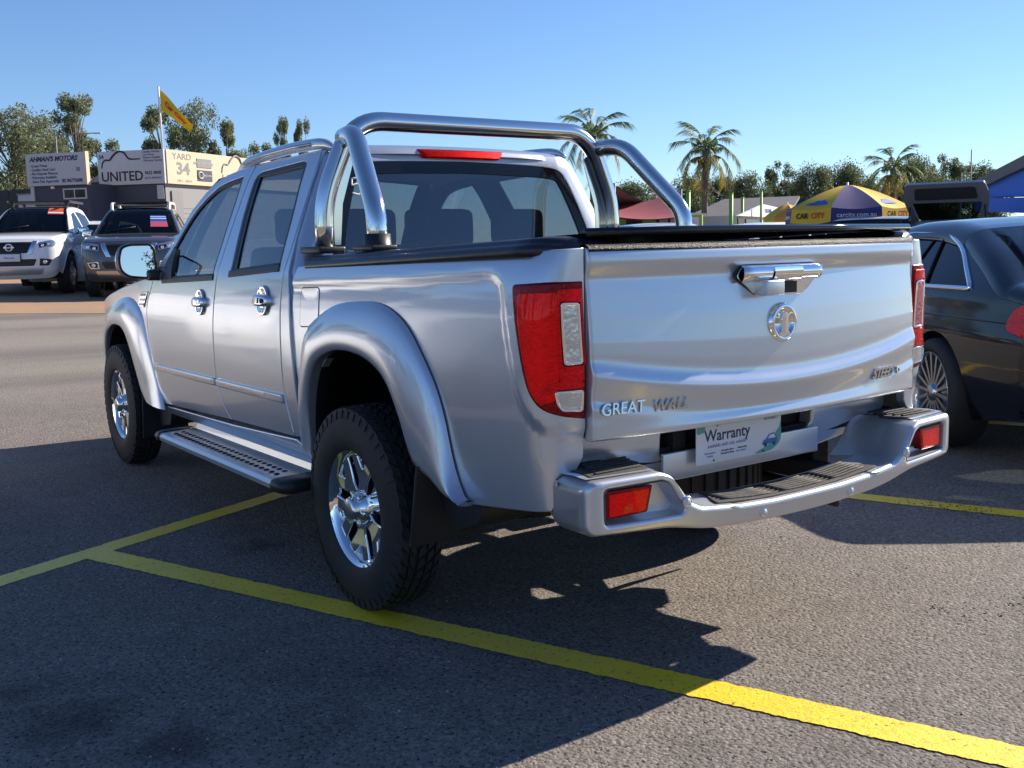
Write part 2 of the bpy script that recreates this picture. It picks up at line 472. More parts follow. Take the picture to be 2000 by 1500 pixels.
rwinP = rpoly(rwin, .02, 3)
fdoor = cr(FD_edge, 4)+[(2.19, 1.335), (2.105, 1.48)]+cr([(2.105, 1.48), (1.955, 1.59), (1.80, 1.65), (1.60, 1.674), (1.41, 1.678)], 4)[1:]+cr(B_edge, 4)[1:]
rdoor = cr(B_edge, 4)[::-1]+cr(RD_rear, 4)[::-1]
def arcp(cy, cz, r, a0, a1, n=16, rz=None):
    rz = rz or r
    return [(cy+r*math.cos(a0+(a1-a0)*k/n), cz+rz*math.sin(a0+(a1-a0)*k/n)) for k in range(n+1)]
fender = cr(FD_edge, 4)+[(2.677, 1.128), (3.0, 1.088), (3.3, 1.040), (3.6, .99), (3.85, .94), (3.98, .87), (4.0, .5)]+arcp(3.16, .40, .455, R(8), R(172), 18)
rocker = [(2.42, .395), (2.43, .445), (1.33, .488), (.57, .532), (.465, .50), (.455, .44)]
cabcorner = cr(RD_rear, 4)+[(.66, 1.688), (.645, 1.62), (.60, 1.40), (.565, 1.25), (.53, 1.1), (.52, .9), (.50, .55)]
mold = [(2.455, .646), (2.45, .682), (.632, .707), (.628, .668)]
for s in (-1, 1):
    F = sideF(s)
    d1 = slab('front_door', fdoor, F, SIL, truck, [fwinP], .03, .004, .055, .03, gap=.0033)
    d2 = slab('rear_door', rdoor, F, SIL, truck, [rwinP], .03, .004, .055, .03, gap=.0033)
    slab('front_fender', fender, F, SIL, truck, [], .03, .004, .06, .03, gap=.0033)
    slab('sill_panel', rocker, lambda y, z, w, F=F: F(y, z, w-.006), SIL, truck, [], .05, .008, .05, .05)
    slab('cab_corner', cabcorner, F, SIL, truck, [], .03, .004, .05, .03, gap=.0033)
    # dark inner skin of doors and pillars
    Fi = lambda y, z, w, s=s: (s*(Wc(z)*plan(y)-.038-w), y, z)
    inner = [(2.50, .45), (2.45, 1.10), (2.24, 1.29), (2.08, 1.49), (1.93, 1.60), (1.6, 1.675), (.7, 1.69), (.63, 1.5), (.58, 1.2), (.52, .5)]
    slab('door_lining', inner, Fi, MT['trim'], truck, [offs(ccw(fwinP), .012), offs(ccw(rwinP), .012)], .012, .003, .12, .06)
    # window frames and glass
    for wn, dr, nm in ((fwinP, d1, 'f'), (rwinP, d2, 'r')):
        fr_o = offs(ccw(wn), -.002); fr_i = offs(ccw(resamp(wn, .05)), .022 if nm == 'f' else .024)
        slab('window_seal', fr_o, lambda y, z, w, F=F: F(y, z, w-.003), MT['black_plastic'], dr, [fr_i], .02, .004, .05, .03)
        slab('window_glass', offs(ccw(resamp(wn, .05)), .014), lambda y, z, w, F=F: F(y, z, w-.011), MT['glass'], dr, [], .002, .0005, .09, .05)
    # dark channel along the front edge of the rear window, mirror sail on the front one
    slab('window_channel', [(1.205, 1.205), (1.285, 1.45), (1.322, 1.62), (1.275, 1.622), (1.235, 1.45), (1.15, 1.205)], lambda y, z, w, F=F: F(y, z, w-.005), MT['black_plastic'], d2, [], .01, .002, .05)
    slab('mirror_sail', [(2.25, 1.14), (2.155, 1.315), (2.10, 1.30), (2.06, 1.15)], lambda y, z, w, F=F: F(y, z, w+.002), MT['black_plastic'], d1, [], .02, .003, .05)
    # belt weather strip
    slab('belt_strip', [(2.22, 1.122), (2.22, 1.150), (1.425, 1.180), (1.423, 1.152)], lambda y, z, w, F=F: F(y, z, w+.005), MT['black_plastic'], d1, [], .015, .005, .06)
    slab('belt_strip', [(1.222, 1.168), (1.222, 1.198), (.66, 1.232), (.652, 1.201)], lambda y, z, w, F=F: F(y, z, w+.005), MT['black_plastic'], d2, [], .015, .005, .06)
    # rub strip with bright insert
    for (a, b, dr) in ((2.455, 1.447, d1), (1.427, .632, d2)):
        zz = lambda y: .664+(2.455-y)*.0137
        mo = slab('rub_strip', rpoly([(a, zz(a)-.018), (a, zz(a)+.018), (b, zz(b)+.018), (b, zz(b)-.018)], .008), lambda y, z, w, F=F: F(y, z, w+.014), SIL, dr, [], .014, .007, .06, .05)
        a2, b2 = (a-.02, b+.03) if dr is d1 else (a-.03, b+.18)
        slab('bright_insert', rpoly([(a2, zz(a2)-.002), (a2, zz(a2)+.012), (b2, zz(b2)+.012), (b2, zz(b2)-.002)], .004), lambda y, z, w, F=F: F(y, z, w+.0165), MT['chrome'], mo, [], .004, .002, .08)
    # door handles: round chrome dish and a bar across it
    for (hy, hz, dr) in ((1.59, 1.047, d1), (.794, 1.081, d2)):
        dish = slab('handle_dish', ellipse(hy, hz, .062, .062, 28), lambda y, z, w, F=F, hy=hy, hz=hz: F(y, z, w+.012-.010*max(0, 1-((y-hy)**2+(z-hz)**2)/.050**2)), MT['chrome'], dr, [], .008, .003, .014, .02)
        P = [(hy+.085, hz-.008), (hy+.07, hz+.018), (hy+.0, hz+.026), (hy-.065, hz+.022), (hy-.078, hz+.0), (hy-.065, hz-.02), (hy, hz-.024), (hy+.07, hz-.022)]
        slab('door_handle', cr(P, 4, True), lambda y, z, w, F=F, hy=hy, hz=hz: F(y, z, w+.034-.25*(y-hy)**2*8), MT['chrome'], dr, [], .022, .014, .02, .02, back=True)
    # fender vent
    vt = slab('fender_vent', [(2.47, 1.075), (2.60, 1.068), (2.665, .985), (2.555, .985)], lambda y, z, w, F=F: F(y, z, w+.006), MT['chrome'], truck, [], .012, .004, .05)
    for k in range(3):
        z0 = 1.062-.027*k; slab('vent_slot', [(2.50+.022*k, z0), (2.585+.022*k, z0-.002), (2.60+.022*k, z0-.016), (2.515+.022*k, z0-.014)], lambda y, z, w, F=F: F(y, z, w+.0085), MT['black_gloss'], vt, [], .003, .001, .05)
    # running board
    zb = lambda y: .374+(2.0-y)*.0185
    sb = MB()
    V = []
    prof = [(-.80, .0), (-.955, -.004), (-.978, -.008), (-.988, -.022), (-.984, -.042), (-.965, -.05), (-.80, -.045)]
    rows = [[(-s*x if s > 0 else x, y, zb(y)+z) for (x, z) in prof] for y in np.linspace(2.02, .50, 14)]
    rows = [[(abs(x)*s, y, z) for (x, y, z) in r_] for r_ in rows]
    st = grid_mesh('running_board', rows, MT['silver_plastic'], truck, smooth=False)
    for (ya, yb) in ((2.10, 2.015), (.505, .40)):
        cap = MB(); P = [(.80, .004), (.96, .001), (.985, -.006), (.994, -.024), (.988, -.046), (.965, -.056), (.80, -.05)]
        m_ = len(P); V = []
        for q, (t, sc) in enumerate(((0, 1), (.6, 1), (.88, .93), (1, .8))):
            y = yb+(ya-yb)*t if ya > yb and ya > 1 else ya+(yb-ya)*t
            for (x, z) in P: V.append((s*(.80+(x-.80)*sc), y, zb(y)-.025+(z+.025)*sc))
        Fc = [(i*m_+k, i*m_+k+1, (i+1)*m_+k+1, (i+1)*m_+k) for i in range(3) for k in range(m_-1)]+[tuple(range(3*m_, 4*m_))]
        cap.add(V, Fc, True); cap.build('step_end_cap', MT['black_plastic'], st)
    for y in (1.75, 1.2, .7): br = MB(); br.box((s*.74, y, zb(y)-.03), (.2, .05, .03)); br.build('step_bracket', MT['under'], st)
    bk = MB(); bk.add([(s*.80, 2.0, .375), (s*.80, .47, .40), (s*.78, .47, .455), (s*.78, 2.0, .42)], [(0, 1, 2, 3)])
    bk.build('step_back_plate', MT['alloy'], st)
    stud = MB(); stud.lathe([(0, .0035), (.009, .0035), (.0125, 0)], 10, Matrix.Rotation(-PI/2, 4, 'Y'))
    sme = None
    for k in range(25):
        for j, x in enumerate((.885, .93)):
            y = 1.93-k*.055-(j*.0275)
            if sme is None: o = stud.build('grip_stud', MT['black_rubber'], st); sme = o.data
            else: o = link('grip_stud', sme, None, st)
            o.location = (s*x, y, zb(y)-.002)

# roof, windscreen, bonnet
def ze(y): return float(np.interp(y, [.6, .7, 1.41, 1.6, 1.8, 1.955, 2.105], [1.680, 1.692, 1.684, 1.680, 1.656, 1.598, 1.488]))
rows = []
US = [-1, -.985, -.96, -.92, -.85, -.7, -.5, -.25, 0, .25, .5, .7, .85, .92, .96, .985, 1]
def roof_row(y, zc, wd):
    z0 = ze(max(y, .62)) if y > .7 else zc-.03
    return [(u*wd, y, z0+(zc-z0)*(1-abs(u)**6)**.6*(1) + 0*.01*(1-u*u)) for u in US]
for y in np.linspace(1.88, .66, 16):
    e = ze(y); rows.append([(u*Wc(e), y+(0 if y < 1.7 else -.0)-.0*u*u, e-.012+(.030+.012*(1-u*u))*(1-abs(u)**8)**.5) for u in US])
for (y, dz) in ((.635, .004), (.618, .012), (.607, .025), (.602, .04)):
    e = ze(.66); rows.append([(u*Wc(e), y+.05*abs(u)**6, e-.012-dz+(.030+.012*(1-u*u))*(1-abs(u)**8)**.5) for u in US])
grid_mesh('roof', rows, SIL, truck)
grid_mesh('headliner', [[(x*.93, y, z-.03) for (x, y, z) in r_] for r_ in rows[1:17]], MT['headliner'], truck)
def wsc(u, t):   # windscreen, t 0 bottom .. 1 top
    b = Vector((u*.715, 2.66-.30*abs(u)**2.2, 1.165)); e = Vector((u*.585, 1.90-.03*u*u+.07*(1-u*u), 1.652+.04*(1-u*u)))
    p = b.lerp(e, t); p.y += .05*t*(1-t)*4*.5; p.z += .05*t*(1-t)*2; return p
UL = np.linspace(-1, 1, 15)
grid_mesh('windshield', [[wsc(u*.93, t) for u in UL] for t in np.linspace(.03, .95, 9)], MT['glass'], truck)
fr = []
for s in (-1, 1):
    grid_mesh('windshield_pillar', [[wsc(s*u, t) for u in (.91, .95, 1.0, 1.02)] for t in np.linspace(0, 1.02, 12)], MT['black_gloss'], truck)
    grid_mesh('front_pillar', [[(s*x, y, z) for (x, y, z) in ((Wc(zz)*.995, yy, zz), (Wc(zz)-.02, yy+.03, zz+.012), (abs(wsc(1, t).x)+.01, wsc(1, t).y-.005, wsc(1, t).z+.008))] for (yy, zz, t) in ((2.37, 1.165, 0), (2.28, 1.25, .17), (2.19, 1.335, .36), (2.105, 1.48, .66), (1.955, 1.59, .9), (1.88, 1.635, 1.0))], SIL, truck)
grid_mesh('windshield_header', [[wsc(u, t) for u in UL] for t in (.93, 1.0)], MT['black_gloss'], truck)
rows = []
for y in np.linspace(2.48, 3.98, 14):
    zf = float(np.interp(y, [2.37, 2.677, 3.0, 3.3, 3.6, 3.9, 4.02], [1.158, 1.128, 1.088, 1.04, .99, .93, .86]))
    wd = Wc(zf)*plan(y)-.004
    rows.append([(u*wd, y+.16*(1-u*u)*(sstep(2.3, 4.1, y)), zf+.035*(1-abs(u)**5)) for u in US])
grid_mesh('bonnet', rows, SIL, truck)
grid_mesh('scuttle', [[(u*.72, 2.68-.30*abs(u)**2.2, 1.158) for u in UL], [(u*.72, 2.44, 1.150) for u in UL]], MT['black_plastic'], truck)
fb = [[(u*.70*(1-.04*(1-t)), 3.98+.14*(1-u*u)-.02*abs(t-.5), .36+t*.52) for u in UL] for t in np.linspace(0, 1, 7)]
grid_mesh('front_bumper', fb, MT['silver_plastic'], truck)
slab('grille', rpoly([(-.4, .66), (.4, .66), (.46, .86), (-.46, .86)], .03), lambda x, z, w: (x, 4.13-.28*x*x+w, z), MT['chrome'], truck, [], .02, .01, .1)
for s in (-1, 1):
    slab('headlamp', rpoly([(s*.45, .70), (s*.66, .74), (s*.67, .88), (s*.45, .86)], .03), lambda x, z, w: (x, 4.135-.28*x*x+w, z), MT['lamp_clear'], truck, [], .02, .01, .1)

# back of the cab: panel with the window opening
def Yc(z): return float(np.interp(z, [.4, 1.17, 1.32, 1.62, 1.66, 1.70], [.47, .50, .53, .60, .607, .625]))
def backF(x, z, w):
    a = abs(x); W_ = Wc(z); rr = .085
    d = max(0, a-(W_-rr))/rr; d = min(d, 1)
    return (x, Yc(z)+.055*(1-math.sqrt(max(0, 1-d*d)))-w, z)
hw = [(.80, .60), (.845, 1.0), (.838, 1.2), (.79, 1.33), (.735, 1.45), (.69, 1.55), (.655, 1.62), (.632, 1.655), (.610, 1.676), (.56, 1.692)]
bo = [(x, z) for x, z in hw]+[(-x, z) for x, z in hw[::-1]]
gw = cr([(.60, 1.19), (.668, 1.24), (.655, 1.32), (.62, 1.44), (.58, 1.55)], 4)+cr([(.58, 1.55), (.545, 1.608), (.48, 1.632), (.30, 1.642), (0, 1.648)], 4)[1:]
gpoly = gw+[(-x, z) for x, z in gw[::-1]][1:]+[(-.6, 1.19)]
cb_ = slab('cab_back', bo, backF, SIL, truck, [gpoly], .03, .006, .05, .04)
slab('rear_window_seal', offs(ccw(gpoly), -.004), lambda x, z, w: backF(x, z, w-.002), MT['black_gloss'], cb_, [offs(ccw(resamp(gpoly, .04)), .050)], .012, .004, .04, .03)
slab('rear_window', offs(ccw(resamp(gpoly, .04)), .02), lambda x, z, w: backF(x, z, w-.007), MT['rear_glass'], cb_, [], .002, .0005, .09, .05)
ch = MB()
def bp(x, z): return backF(x, z, -.004)
ch.tube([bp(*p) for p in [(-.500, 1.572), (-.520, 1.570), (-.540, 1.566)]+cr([(-.540, 1.566), (-.543, 1.540), (-.520, 1.545), (-.505, 1.528), (-.518, 1.503), (-.548, 1.508)], 4)], .0045, 6)
ch.tube([bp(*p) for p in cr([(-.470, 1.560), (-.450, 1.566), (-.437, 1.550), (-.455, 1.534), (-.434, 1.522), (-.440, 1.500), (-.472, 1.500)], 5)], .0045, 6)
ch.build('chalk_number', MT['chalk'], cb_)
bl = slab('brake_lamp', rpoly([(-.225, 1.700), (.225, 1.700), (.195, 1.662), (-.195, 1.662)], .012), lambda x, z, w: (x, .598-.02*(1-(x/.25)**2)-w+(z-1.66)*.3, z-.002), MT['red_lens'], truck, [], .04, .008, .03, .02)
slab('lamp_lens', rpoly([(-.205, 1.694), (.205, 1.694), (.18, 1.668), (-.18, 1.668)], .008), lambda x, z, w: (x, .596-.02*(1-(x/.25)**2)-w+(z-1.66)*.3, z-.002), MT['red_bright'], bl, [], .002, .001, .03, .02)
# roof rails
for s in (-1, 1):
    rr = MB(); path = [(s*.59, 1.74, 1.660), (s*.595, 1.62, 1.693), (s*.595, 1.45, 1.712), (s*.595, 1.1, 1.724), (s*.595, .85, 1.722), (s*.595, .70, 1.712), (s*.59, .63, 1.690)]
    pp = cr(path, 5); rr.tube(pp, [.010+.014*min(1, min(i, len(pp)-1-i)/7) for i in range(len(pp))], 10)
    ro = rr.build('roof_rail', SIL, truck)
    ri = MB(); ri.tube([(s*.6165, y, z-.004) for y, z in ((1.58, 1.700), (1.3, 1.722), (1.0, 1.727), (.80, 1.722))], .008, 8); ri.build('rail_insert', MT['alloy'], ro)

# interior
cabin = MB()
cabin.box((0, 1.5, .56), (1.5, 2.1, .04)); cabin.box((0, .60, .85), (1.5, .04, .66)); cabin.box((0, 2.42, .95), (1.48, .30, .42), bev=.06)
cabin.build('cabin_floor', MT['trim'], truck)
def seat(x, y, wd, zb_, zt, lean):
    m = MB(); m.box((x, y-.02, (zb_+zt)/2), (wd, .15, zt-zb_), bev=.06, M=Matrix.Rotation(lean, 4, 'X'), seg=3)
    m.box((x, y+.28, zb_+.02), (wd, .55, .16), bev=.05, seg=3); o = m.build('seat', MT['seat'], truck)
    h = MB(); dy = -math.sin(-lean)*(-(zt-zb_)*.5-.1)
    h.box((x, y-.02-.02-(zt-zb_)*.5*math.sin(lean), zt+.095), (.27, .10, .175), bev=.045, seg=3); h.build('headrest', MT['seat'], o)
    h2 = MB(); h2.tube([(x-.05, y-.05-(zt-zb_)*.4*math.sin(lean)*.8, zt-.02), (x-.05, y-.05-(zt-zb_)*.4*math.sin(lean), zt+.08)], .006, 6); h2.tube([(x+.05, y-.05-(zt-zb_)*.4*math.sin(lean)*.8, zt-.02), (x+.05, y-.05-(zt-zb_)*.4*math.sin(lean), zt+.08)], .006, 6); h2.build('headrest_post', MT['steel'], o)
for x in (-.36, .36): seat(x, 1.62, .50, .68, 1.30, R(12))
for x in (-.40, 0, .40): seat(x, .84, .40, .68, 1.27, R(8))
sw = MB(); sw.tube([(.36+.19*math.cos(a), 2.10+.07*math.sin(a), 1.10+.18*math.sin(a)) for a in np.linspace(0, 2*PI, 33)[:-1]], .014, 8, closed=True); sw.tube([(.18, 2.1, 1.1), (.54, 2.1, 1.1)], .018, 6); sw.build('steering_wheel', MT['trim'], truck)
rm = MB(); rm.box((0, 1.98, 1.60), (.24, .03, .07), bev=.015); rm.build('interior_mirror', MT['dark'], truck)

# side mirrors
for s in (-1, 1):
    hp = rpoly([(.868, 1.160), (.905, 1.145), (1.000, 1.155), (1.040, 1.19), (1.048, 1.25), (1.030, 1.318), (.985, 1.335), (.875, 1.335), (.855, 1.30), (.853, 1.19)], .03, 3)
    def mF(u, v, w, s=s): return (s*u, 2.33+.25*(u-.95)*0-w, v)
    def mB(u, v, w, s=s):   # shell bulging forward
        e = ((u-.95)/.115)**2+((v-1.24)/.105)**2; return (s*u, 2.34+.10*math.sqrt(max(0, 1-min(1, e*.97)))+w, v)
    mh = slab('side_mirror', hp, mB, MT['chrome'], truck, [], .02, .002, .02, .02)
    slab('mirror_rim', hp, lambda u, v, w, s=s: (s*u, 2.315-w+(u-.95)*.15, v), MT['black_plastic'], mh, [offs(ccw(resamp(hp, .02)), .014)], .05, .008, .02, .02)
    slab('mirror_glass', offs(ccw(resamp(hp, .02)), .010), lambda u, v, w, s=s: (s*u, 2.322-w+(u-.95)*.15+(v-1.24)*.045, v), MT['mirror'], mh, [], .002, .001, .04, .02)
    am = MB(); am.box((s*.86, 2.31, 1.165), (.10, .09, .055), bev=.015); am.box((s*.835, 2.24, 1.175), (.03, .16, .07), bev=.01); am.build('mirror_arm', MT['black_plastic'], mh)

# ---- tray
CE, CB, CY, CN = .724, .165, -.96, 2/3.5; S0 = .47-CY
_t = np.linspace(0, PI/2, 600); _a = np.concatenate([[0], np.cumsum(np.hypot(np.diff(.137*np.abs(np.cos(_t))**CN), np.diff(CB*np.sin(_t)**CN)))]); SM = S0+_a[-1]
def bed_plan(q, z):
    W_ = Wb(z); ca = W_-CE
    if q <= S0: return W_, .47-q
    if q > SM: return CE-(q-SM), CY-CB
    t = float(np.interp(q-S0, _a, _t)); return CE+ca*max(0, math.cos(t))**CN, CY-CB*math.sin(t)**CN
RIM = cr([(-.2, 1.146), (.3, 1.166), (.8, 1.186), (1.2, 1.206), (1.315, 1.212), (1.375, 1.196), (1.405, 1.160), (1.421, 1.085), (1.441, 1.003), (1.473, .900), (1.517, .838), (1.583, .802), (1.72, .785)], 3)
_ra = np.array(RIM[:-1]); _rb = np.array(RIM[1:]); _rd = _rb-_ra; _rl = (_rd**2).sum(1)
def rec_mask(q, z):
    v = np.array((q, z))-_ra; t = np.clip((v*_rd).sum(1)/_rl, 0, 1); e = v-_rd*t[:, None]; d2 = (e**2).sum(1); i = int(d2.argmin())
    sg = _rd[i, 0]*v[i, 1]-_rd[i, 1]*v[i, 0]
    d = math.sqrt(d2[i])*(-1 if sg > 0 else 1)
    return sstep(-.014, .030, d)
def bedF(s, off=0, rec=True):
    def f(q, z, w):
        m = rec_mask(q, z) if rec else 0
        # raised bezel round the lamp
        e = 2e-3
        x0, y0 = bed_plan(q, z); xa, ya = bed_plan(q-e, z); xb, yb = bed_plan(q+e, z)
        tx, ty = xb-xa, yb-ya; L = math.hypot(tx, ty); nx, ny = -ty/L, tx/L
        d = w+off-.011*m
        return (s*(x0+nx*d), y0+ny*d, z)
    return f
archR = [(.357, .515), (.343, .685), (.304, .799), (.242, .875), (.129, .920), (.01, .936), (-.136, .928), (-.255, .893), (-.33, .838), (-.395, .737), (-.454, .613), (-.549, .577), (-.627, .540), (-.724, .530)]
flareR = [(.478, .52), (.473, .666), (.409, .859), (.359, .982), (.237, 1.045), (.1, 1.086), (-.088, 1.102), (-.226, 1.098), (-.327, 1.071), (-.409, 1.026), (-.483, .956), (-.562, .86), (-.61, .763), (-.645, .635), (-.685, .545), (-.727, .520)]
archF = [(2.60, .46), (2.70, .52), (2.76, .62), (2.84, .755), (2.936, .838), (3.07, .862), (3.22, .852), (3.36, .80), (3.46, .70), (3.52, .58), (3.54, .47)]
flareF = [(2.373, .432), (2.445, .567), (2.517, .732), (2.604, .927), (2.724, 1.008), (2.908, 1.030), (3.147, .995), (3.379, .906), (3.52, .79), (3.61, .65), (3.66, .47)]
lamp = [(1.448, 1.183), (1.581, 1.191), (1.684, 1.190), (1.693, .917), (1.690, .819), (1.608, .834), (1.554, .855), (1.519, .898), (1.492, .981), (1.468, 1.088)]
def qm(q): return float(np.interp(q, [1.451, 1.479, 1.502, 1.535, 1.59, 1.60, 1.64, 1.656, 1.661], [1.448, 1.492, 1.519, 1.554, 1.608, 1.616, 1.663, 1.683, 1.692]))
lampP = rpoly(lamp, [.015, .02, .006, .02, .006, .03, .03, .03, .05, .05], 4)
def zrail(y): return 1.222+(.47-y)*.0325
bedside = [(0, zrail(.47)), (.03, zrail(.44))]+[(q, zrail(.47-q)) for q in np.linspace(.1, SM, 14)]+[(SM, .715), (1.681, .70), (1.625, .63), (1.572, .572), (1.416, .550), (1.20, .52), (1.171, .515)]+[(.47-y, z-.0) for y, z in arcp(-.05, .45, .50, R(172), R(0), 24, .52)]+[(.012, .52), (-.012, .70), (-.055, .878), (-.06, 1.0), (-.03, 1.17)]
def loop_resample(P, n):
    P = np.array(cr(P, 8)); d = np.concatenate([[0], np.cumsum(np.linalg.norm(np.diff(P, axis=0), axis=1))]); t = np.linspace(0, d[-1], n)
    return [tuple(np.interp(x, d, P[:, k]) for k in range(P.shape[1])) for x in t]
for s in (-1, 1):
    F = bedF(s)
    bs = slab('tray_side', bedside, F, SIL, truck, [offs(ccw(lampP), .006)], .03, .004, .016 if s < 0 else .06, .016 if s < 0 else .04)
    # fuel flap on the near side
    if s < 0:
        ff = rpoly([(.045, 1.140), (.205, 1.146), (.195, 1.035), (.165, 1.000), (.020, .992)], .02)
        slab('fuel_flap_gap', offs(ccw(ff), -.003), lambda q, z, w: F(q, z, w+.0012), MT['dark'], bs, [offs(ccw(ff), .0005)], .004, .0003, .04, .02)
        slab('fuel_flap', ff, lambda q, z, w: F(q, z, w+.0022), SIL, bs, [], .003, .002, .04, .02)
    # tail lamp
    tl = slab('tail_lamp', lampP, lambda q, z, w: bedF(s, 0, False)(q, z, w+.004), MT['red_dark'], truck, [], .03, .008, .03, .02)
    G = lambda off: (lambda q, z, w: bedF(s, 0, False)(qm(q), z, w+off))
    slab('brake_lens', rpoly([(1.472, 1.160), (1.585, 1.165), (1.592, .935), (1.58, .875), (1.535, .868), (1.512, .905), (1.492, .985), (1.477, 1.08)], .012), G(.0065), MT['red_bright'], tl, [], .003, .002, .03, .02)
    slab('light_guide', rpoly([(1.583, 1.172), (1.650, 1.172), (1.656, .925), (1.592, .915)], .008), G(.0085), MT['red_lens'], tl, [rpoly([(1.592, 1.138), (1.645, 1.136), (1.655, .968), (1.602, .968)], .008)], .005, .003, .025, .02)
    slab('indicator_surround', rpoly([(1.594, 1.136), (1.643, 1.134), (1.652, .970), (1.604, .970)], .01), G(.0100), MT['chrome'], tl, [rpoly([(1.601, 1.128), (1.637, 1.126), (1.645, .978), (1.610, .978)], .008)], .006, .002, .02, .02)
    slab('indicator_lens', rpoly([(1.600, 1.129), (1.638, 1.127), (1.646, .977), (1.609, .977)], .008), G(.0085), MT['lamp_clear' if s < 0 else 'lamp_pink'], tl, [], .004, .002, .01, .01)
    slab('lower_red_lens', rpoly([(1.545, .862), (1.580, .906), (1.655, .906), (1.655, .923), (1.59, .930), (1.56, .92), (1.53, .88)], .006), G(.0075), MT['red_lens'], tl, [], .004, .002, .02, .02)
    slab('reverse_surround', rpoly([(1.577, .903), (1.653, .902), (1.650, .842), (1.597, .848), (1.583, .865)], .01), G(.0100), MT['chrome'], tl, [rpoly([(1.584, .896), (1.646, .895), (1.643, .849), (1.600, .855), (1.590, .868)], .008)], .006, .002, .02, .02)
    slab('reverse_lens', rpoly([(1.583, .897), (1.647, .896), (1.644, .848), (1.599, .854), (1.589, .867)], .008), G(.0085), MT['lamp_clear'], tl, [], .004, .002, .01, .01)
    # wheel arch flares
    for nm, fo, ai, Wf, lim in (('r', flareR, archR, Wb, None), ('f', flareF, archF, Wc, None)):
        A = loop_resample(fo, 44); B = loop_resample(ai, 44); rows = []
        for (a, b) in zip(A, B):
            row = []
            for t, x in ((-.03, -.006), (0, .003), (.05, .011), (.18, .023), (.38, .034), (.6, .040), (.82, .040), (.94, .037), (1.0, .032), (1.0, .020), (.985, -.02)):
                y = a[0]+(b[0]-a[0])*t; z = a[1]+(b[1]-a[1])*t
                pf = plan(y) if nm == 'f' else 1
                base = Wf(max(z, .55))*pf
                if z < .60: base = min(base, Wf(.6)*pf)
                row.append((s*(base+x), y, z))
            rows.append(row)
        grid_mesh('arch_flare', rows, SIL, truck)
        # liner
        C = [(np.mean([p[0] for p in B]), .40)]*44; ln = []
        for b in B: ln.append([(s*.855, b[0], b[1]), (s*.80, b[0], b[1]+.0), (s*.785, b[0]+.02*np.sign(b[0]-C[0][0]), b[1]+.03), (s*.40, b[0]+.02*np.sign(b[0]-C[0][0]), b[1]+.04)])
        grid_mesh('arch_liner', ln, MT['black_plastic'], truck)
        iw = MB(); iw.add([(s*.42, b[0], b[1]+.05) for b in B]+[(s*.42, C[0][0], .35)], [(i, i+1, 44) for i in range(43)]); iw.build('arch_inner_wall', MT['under'], truck)
    # mud flaps
    mf = MB(); mf.box((s*.755, -.47, .47), (.29, .012, .28), bev=.004, M=Matrix.Rotation(R(12), 4, 'X')); mf.build('mud_flap', MT['black_rubber'], truck)
    slab('flare_guard', [(-.455, .60), (-.55, .575), (-.73, .522), (-.70, .45), (-.58, .40), (-.50, .44)], lambda y, z, w, s=s: (s*(.80+w), y, z), MT['black_rubber'], truck, [], .25, .006, .08)
    mf = MB(); mf.box((s*.76, 2.66, .40), (.26, .012, .34), bev=.004, M=Matrix.Rotation(R(10), 4, 'X')); mf.build('mud_flap', MT['black_rubber'], truck)
    slab('flare_guard', [(2.70, .53), (2.60, .46), (2.40, .435), (2.45, .33), (2.62, .30), (2.69, .40)], lambda y, z, w, s=s: (s*(.80+w), y, z), MT['black_rubber'], truck, [], .25, .006, .08)
    # black rail cap along the tray side
    RCP = ((.838, -.006), (.846, .000), (.847, .012), (.842, .022), (.832, .029), (.824, .031), (.820, .039), (.806, .045), (.74, .047), (.70, .046), (.69, .02))
    rows = []
    for y in np.linspace(.40, -1.02, 24):
        z0 = zrail(y)-.010; hh = .050-.012*sstep(-.2, -1.1, y) if False else .048
        rows.append([(s*x, y, z0+z) for x, z in RCP])
    for (y, kx, kz) in ((-1.06, .975, .95), (-1.09, .93, .85), (-1.105, .88, .5)):
        z0 = zrail(y)-.010; rows.append([(s*x*kx, y, z0+z*kz) for x, z in RCP])
    grid_mesh('rail_cap', rows, MT['vinyl'], truck)
    pl_ = MB(); pl_.box((s*.76, .42, zrail(.42)+.058), (.11, .18, .026), bev=.008); pl_.build('bar_foot_plate', MT['black_plastic'], truck)
# soft cover over the tray, with its rear bar
rows = [[(u*.71, y, zrail(y)+.040+.006*math.sin(y*9+u*3)*(1-u*u)) for u in UL] for y in np.linspace(.40, -1.10, 14)]
grid_mesh('tonneau_cover', rows, MT['vinyl'], truck)
tb = MB(); tb.tube([(-.70, -1.10, zrail(-1.1)+.042), (-.3, -1.108, zrail(-1.1)+.046), (.3, -1.108, zrail(-1.1)+.046), (.735, -1.10, zrail(-1.1)+.044)], .013, 10); tb.build('tonneau_bar', MT['black_gloss'], truck)
tf = MB(); tf.box((0, .44, zrail(.44)-.2), (1.5, .04, .44)); tf.box((0, -.3, .66), (1.5, 1.5, .04)); tf.build('tray_floor', MT['under'], truck)

